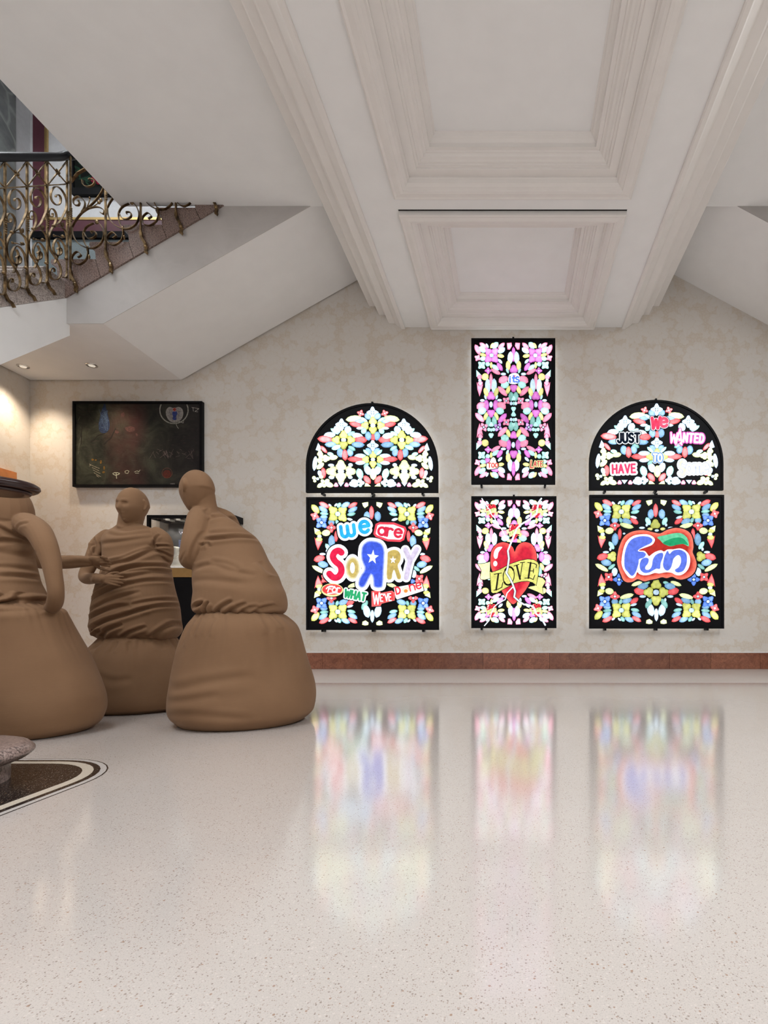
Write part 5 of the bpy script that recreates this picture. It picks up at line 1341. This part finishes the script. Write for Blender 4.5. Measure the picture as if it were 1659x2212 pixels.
class Fig:
    def __init__(s, pxc, Yc, label):
        s.s = Yc/F; s.pxc = pxc; s.Yc = Yc
        s.e = empty('cloth_figure', ((pxc-PX)*s.s, Yc, 0), label, 'sculpture', 'three brown cloth figures standing together')
        s.mb = MB()
        cv = Vector((-s.e.location.x, -Yc)).normalized(); s.cam = (cv.x, cv.y)      # towards the hall
    def X(s, px): return (px-s.pxc)*s.s
    def Z(s, py): return H-(py-PY)*s.s
    def pt(s, px, py, y, r=None):
        """a point of the figure at offset y from its middle plane"""
        k = (s.Yc+y)/F
        v = ((px-PX)*k-s.e.location.x, y, H-(py-PY)*k)
        return v if r is None else (*v, r*k)
    def edge(s, L, R, k, y=0.0):
        """middle and half-width of an ellipse (depth = k * width) whose outline is seen from L to R"""
        a, b, Y = (L-PX)/F, (R-PX)/F, s.Yc+y
        sa, sb = math.sqrt(1+a*a*k*k), math.sqrt(1+b*b*k*k)
        rx = (b-a)*Y/(sa+sb); xc = a*Y+rx*sa-s.e.location.x
        return xc-rx, xc+rx
    def bag(s, prof, depth=0.93, seed=1, pleat=0.012, nple=34, folds=()):
        """prof: (py or z, L, R) from the top down; the last entries reach the floor"""
        pr = [((s.Z(a) if a > 2 else a), *s.edge(l, r, depth)) for a, l, r in prof]
        sp = crom(pr, 10)
        n = 220; rings = []; zt_ = pr[0][0]; r = random.Random(seed)
        ph = [(r.uniform(nple*.5, nple*1.3), r.uniform(0, 6.28), r.uniform(.4, 1)) for _ in range(5)]
        ph = [(round(a), b, c) for a, b, c in ph]
        for z, l, rr in sp:
            z = max(z, 0.0); cx = (l+rr)/2; rx = (rr-l)/2; ring = []
            fall = math.exp(-max(0, zt_-z)/0.11)*min(1, max(0, zt_-z)/0.02+0.35)
            for x, y, zz in ell_ring(cx, 0, z, rx, rx*depth, n, 2.12):
                a = math.atan2(y, x-cx)
                k = sum(c*abs(math.cos(f*a/2+b)) for f, b, c in ph)/3.0 - 0.6
                dd = pleat*1.7*k*fall + 0.006*math.sin(2*a+seed)*math.sin(9*z+seed) + 0.003*math.sin(5*a+14*z+seed)
                if z < 0.03: dd *= z/0.03
                q = (rx+dd)/max(rx, 1e-6)
                ring.append((cx+(x-cx)*q, y*q, zz))
            rings.append(ring)
        vs, fs = grid_loft(rings)
        me = bpy.data.meshes.new('sack_base'); me.from_pydata(vs, [], fs); me.update()
        bm = bmesh.new(); bm.from_mesh(me); bmesh.ops.recalc_face_normals(bm, faces=bm.faces); bm.to_mesh(me); bm.free()
        add_folds(me, folds, 0.0012, seed, None, (), s.cam)
        co = np.empty(len(me.vertices)*3); me.vertices.foreach_get('co', co); co = co.reshape(-1, 3); co[:, 2] = np.maximum(co[:, 2], 0.001); me.vertices.foreach_set('co', co.ravel()); me.update()
        return put('sack_base', me, s.e)
    def torso(s, prof):
        """prof: (py, L, R, depth/width, y offset)"""
        pr = [(s.Z(a), *s.edge(l, r, d, y), d, y) for a, l, r, d, y in prof]
        s.mb.add(*grid_loft([ell_ring((l+r)/2, y, z, (r-l)/2, (r-l)/2*d) for z, l, r, d, y in crom(pr, 8)]))
    def finish(s, folds, seed, voxel=0.0045, zlim=None, spare=()):
        me = remeshed(s.mb, voxel)
        add_folds(me, folds, 0.0024, seed, zlim, spare, s.cam)
        return put('body', me, s.e)
    def fold(s, lines, k, ox, oy):
        """fold lines given in zoomed pixels of the figure"""
        out = []
        for ln, amp, wd in lines:
            out.append(([(s.X(x/k+ox), s.Z(y/k+oy)) for x, y in ln], amp, wd))
        return out

# ---- right figure, seen from behind, leaning to the left
g = Fig(521, 2.86, 'brown cloth figure seen from behind, leaning left, nearest the lightboxes')
g.bag([(1318, 440, 590), (1326, 424, 611), (1334, 416, 624), (1348, 404, 640), (1364, 396, 649), (1392, 386, 656), (1420, 379, 662), (1448, 373, 669), (1476, 367, 676), (1504, 363, 680), (1526, 363, 679), (1540, 368, 675), (0.015, 380, 662), (0.0, 388, 652)], 0.92, 3,
      folds=g.fold([([(170,1790),(400,1770),(700,1720)], .004, .02), ([(120,1640),(330,1690),(600,1640),(900,1600)], .004, .025), ([(200,1900),(500,1860),(900,1900)], .003, .02), ([(330,1400),(350,1300),(390,1210)], .006, .012), ([(430,1330),(440,1250),(450,1190)], .005, .012),
                    ([(560,1330),(565,1260),(575,1190)], .004, .012), ([(960,1300),(930,1240),(890,1190)], .005, .014)], 3.569, 350, 1000))
g.torso([(1330, 440, 592, .85, 0), (1325, 424, 610, .85, 0), (1316, 416, 618, .86, 0), (1300, 416, 620, .86, 0), (1280, 418, 616, .85, .0), (1262, 417, 608, .84, .01), (1238, 417, 599, .82, .02), (1210, 420, 582, .82, .03), (1180, 424, 567, .80, .04), (1155, 426, 551, .78, .05), (1135, 424, 525, .76, .055), (1115, 422, 498, .74, .06), (1100, 424, 474, .72, .06), (1090, 430, 460, .8, .06)])
limb(g.mb, [g.pt(450, 1118, .05, 24), g.pt(445, 1096, .055, 22), g.pt(438, 1072, .05, 24)])
head(g.mb, g.pt(425, 1061, .045), (-0.90, 0.42, -0.12), (0.0, 0.05, 1), 1.0, 0.8)
limb(g.mb, [g.pt(433, 1118, .02, 25), g.pt(428, 1142, -.02, 27), g.pt(421, 1172, -.05, 26), g.pt(413, 1201, -.06, 23), g.pt(411, 1209, -.03, 21), g.pt(406, 1200, .06, 17), g.pt(412, 1180, .14, 14)])
limb(g.mb, [g.pt(470, 1112, .10, 17), g.pt(492, 1124, .14, 18), g.pt(505, 1150, .2, 17)])
hand(g.mb, g.pt(414, 1172, .16), (0.1, 0.35, 0.9), (1, 0, 0), (0.5, 0.5, 0), 0.8, 0.8)
g.finish(g.fold([
 ([(380,612),(500,598),(620,578),(725,565)], .010, .011), ([(400,560),(540,540),(690,540)], .004, .012), ([(360,655),(420,640),(450,672)], .006, .009), ([(300,840),(480,806),(640,850),(800,880)], .005, .014), ([(470,775),(600,800),(700,840)], .004, .012),
 ([(245,945),(285,975),(300,1020)], .008, .010), ([(245,1150),(350,1118),(460,1095)], .009, .011), ([(478,1165),(482,1120),(510,1075)], .010, .009), ([(560,1168),(610,1115),(690,1070)], .009, .010), ([(640,1168),(700,1125),(780,1090)], .007, .010), ([(790,1172),(850,1130),(930,1100)], .007, .010),
 ([(380,1120),(430,1090),(470,1085)], .007, .009), ([(720,1168),(770,1130),(850,1110)], .006, .009), ([(340,352),(356,395),(395,425)], .004, .008), ([(375,440),(470,400),(570,440)], .005, .011), ([(300,800),(326,700),(356,610),(378,540)], .004, .010), ([(160,800),(230,770),(285,700)], .002, .007),
 ([(880,860),(840,830),(780,760)], .006, .011), ([(300,930),(500,920),(760,950)], .003, .016)], 3.569, 350, 1000), 5)

# ---- middle figure, facing the hall, head turned left
g = Fig(291, 3.28, 'brown cloth figure facing the hall with head turned left, standing in the middle')
g.bag([(1372, 222, 372), (1379, 213, 382), (1388, 203, 389), (1400, 190, 400), (1420, 176, 412), (1450, 166, 422), (1480, 160, 428), (1505, 158, 430), (1520, 163, 426), (0.012, 172, 416), (0.0, 180, 408)], 0.93, 8, pleat=0.010,
      folds=g.fold([([(300,1480),(400,1440),(420,1400)], .005, .012), ([(540,1500),(545,1440),(550,1400)], .006, .012), ([(680,1480),(650,1430),(640,1400)], .005, .012), ([(850,1480),(810,1430),(790,1400)], .005, .012), ([(430,1650),(600,1720),(740,1700)], .003, .02)], 4.096, 170, 1040))
g.torso([(1384, 228, 366, .80, 0), (1379, 214, 380, .82, 0), (1368, 200, 390, .84, 0), (1358, 195, 393, .85, 0), (1345, 194, 391, .85, 0), (1308, 198, 386, .84, 0), (1272, 205, 377, .82, 0), (1235, 218, 370, .80, .01), (1210, 222, 362, .78, .015), (1186, 222, 352, .76, .02), (1165, 220, 352, .70, .025), (1150, 228, 345, .62, .03), (1140, 244, 333, .60, .03), (1133, 254, 312, .7, .02)])
limb(g.mb, [g.pt(279, 1150, .02, 25), g.pt(281, 1132, .015, 23), g.pt(285, 1112, .01, 24)])
head(g.mb, g.pt(287, 1094, -.01), (-0.16, -0.98, -0.10), (0.08, 0, 1), 0.97, 1.1)
limb(g.mb, [g.pt(232, 1158, .02, 15), g.pt(216, 1172, -.0, 15), g.pt(205, 1195, -.03, 14.5), g.pt(193, 1222, -.07, 13.5), g.pt(184, 1242, -.10, 12.5), g.pt(187, 1250, -.13, 12), g.pt(205, 1249, -.20, 11.5), g.pt(222, 1250, -.25, 9.5)])
hand(g.mb, g.pt(222, 1250, -.25), (1, -.02, -.16), (0.1, 0, 1), (0, 1, 0), 0.66, 0.5)
limb(g.mb, [g.pt(338, 1155, .03, 17), g.pt(353, 1168, .02, 17), g.pt(357, 1190, .03, 16), g.pt(358, 1210, .08, 13), g.pt(350, 1222, .16, 12)])
g.finish(g.fold([
 ([(215,560),(330,565),(500,548),(690,500)], .004, .014), ([(240,800),(420,750),(560,720),(640,670),(700,608)], .014, .014), ([(260,770),(400,725),(540,690),(690,590)], .006, .010), ([(390,860),(540,800),(680,760),(810,742)], .011, .011),
 ([(150,1070),(300,985),(460,905),(620,850),(820,800)], .010, .012), ([(112,1165),(250,1070),(420,985),(640,910)], .012, .012), ([(130,1200),(260,1150),(470,1060),(700,985)], .008, .011), ([(150,1265),(330,1190),(520,1120),(640,1100)], .011, .012), ([(160,1335),(300,1295),(480,1225),(620,1180),(760,1120)], .013, .012),
 ([(205,1385),(270,1330),(370,1290)], .012, .010), ([(390,1372),(470,1310),(600,1260)], .010, .010), ([(560,1380),(640,1330),(760,1280)], .009, .010), ([(760,1380),(830,1310),(880,1230)], .010, .011), ([(300,1375),(360,1330),(430,1310)], .008, .009), ([(140,1330),(190,1270),(200,1210)], .006, .010),
 ([(600,925),(720,890),(835,872)], .006, .010), ([(640,1100),(760,1062),(860,1040)], .006, .010), ([(700,1150),(790,1110),(880,1085)], .007, .010), ([(560,830),(700,800),(820,800)], .006, .009), ([(690,575),(810,572)], .007, .007), ([(690,575),(700,520),(740,470)], .005, .009), ([(160,495),(200,570),(216,660)], .010, .010), ([(190,560),(175,620),(215,700)], .006, .008), ([(320,410),(480,450),(640,400)], .004, .012), ([(300,470),(480,500),(660,460)], .003, .012), ([(700,620),(770,640),(800,700)], .006, .009), ([(250,1380),(290,1340),(300,1300)], .006, .008)], 4.096, 170, 1040), 9, 0.0034, g.Z(1136), [(*g.pt(247, 1256, -.27), .075), (*g.pt(225, 1251, -.25), .05), (*g.pt(200, 1250, -.18), .05)])

# ---- left figure, cut by the frame, reaching an arm out
g = Fig(62, 2.58, 'brown cloth figure at the left edge reaching one arm towards its neighbour')
g.bag([(1300, -62, 92), (1308, -70, 108), (1316, -77, 136), (1330, -82, 146), (1358, -88, 161), (1388, -92, 177), (1418, -96, 194), (1448, -99, 208), (1478, -102, 221), (1505, -105, 229), (1532, -105, 229), (1555, -97, 221), (0.03, -88, 212), (0.012, -76, 200), (0.0, -66, 190)], 0.92, 5, pleat=0.008,
      folds=g.fold([([(100,1960),(350,1990),(560,1960)], .003, .016), ([(200,2020),(400,2010),(600,1950)], .003, .012), ([(0,1130),(200,1080),(400,1060)], .005, .016), ([(470,1100),(440,1070),(400,1050)], .007, .012)], 3.35, 0, 1000))
g.torso([(1313, -62, 84, .85, 0), (1308, -78, 96, .85, 0), (1296, -88, 101, .86, 0), (1280, -90, 99, .86, 0), (1254, -88, 87, .85, 0), (1224, -84, 80, .83, .01), (1194, -80, 74, .80, .02), (1165, -82, 74, .76, .03), (1140, -78, 80, .70, .03), (1122, -60, 72, .66, .03), (1112, -40, 60, .62, .03), (1106, -30, 52, .6, .03)])
limb(g.mb, [g.pt(12, 1122, .03, 50), g.pt(14, 1100, .03, 47), g.pt(8, 1082, .03, 43), g.pt(-14, 1062, .03, 38)])
head(g.mb, g.pt(-44, 1040, .03), (-0.9, 0.3, -0.2), (-0.25, 0, 1), 0.86, 0.9)
limb(g.mb, [g.pt(58, 1132, .0, 25), g.pt(82, 1148, -.04, 24), g.pt(98, 1178, -.07, 21.5), g.pt(109, 1208, -.08, 19), g.pt(116, 1245, -.09, 16.5), g.pt(121, 1282, -.09, 15.5), g.pt(118, 1304, -.06, 15), g.pt(110, 1314, -.02, 13)])
hand(g.mb, g.pt(106, 1314, .0), (-0.45, 0.35, -0.82), (0.85, 0, 0.2), (-0.2, 0.9, 0), 0.6, 0.6)
limb(g.mb, [g.pt(20, 1160, .15, 20), g.pt(52, 1195, .26, 18), g.pt(90, 1213, .34, 15), g.pt(140, 1214, .40, 14.5), g.pt(172, 1213, .44, 13.0), g.pt(192, 1213, .455, 11)])
hand(g.mb, g.pt(192, 1213, .455), (1, 0.02, 0.06), (0, -0.55, 0.8), (0, 0.7, -0.6), 0.70, 0.35, -1)
g.finish(g.fold([
 ([(0,430),(80,485),(160,540),(225,615)], .008, .012), ([(0,560),(60,585),(150,575),(220,640)], .006, .012), ([(0,1060),(100,1045),(200,1012),(320,985)], .010, .012), ([(20,1085),(110,1015),(190,960)], .009, .011), ([(205,1035),(235,995),(250,940)], .009, .010), ([(262,1032),(300,985),(325,930)], .008, .010),
 ([(0,790),(140,765),(250,775)], .004, .012), ([(130,830),(260,830),(330,900)], .006, .011), ([(165,470),(185,540),(240,650)], .005, .010), ([(195,510),(240,470),(320,455)], .003, .008), ([(275,700),(340,690),(415,665)], .006, .008), ([(36,255),(60,370)], .004, .008), ([(0,680),(100,660),(230,690)], .003, .014), ([(60,1080),(150,1030),(240,1000)], .006, .009)], 3.35, 0, 1000), 13, 0.0036)
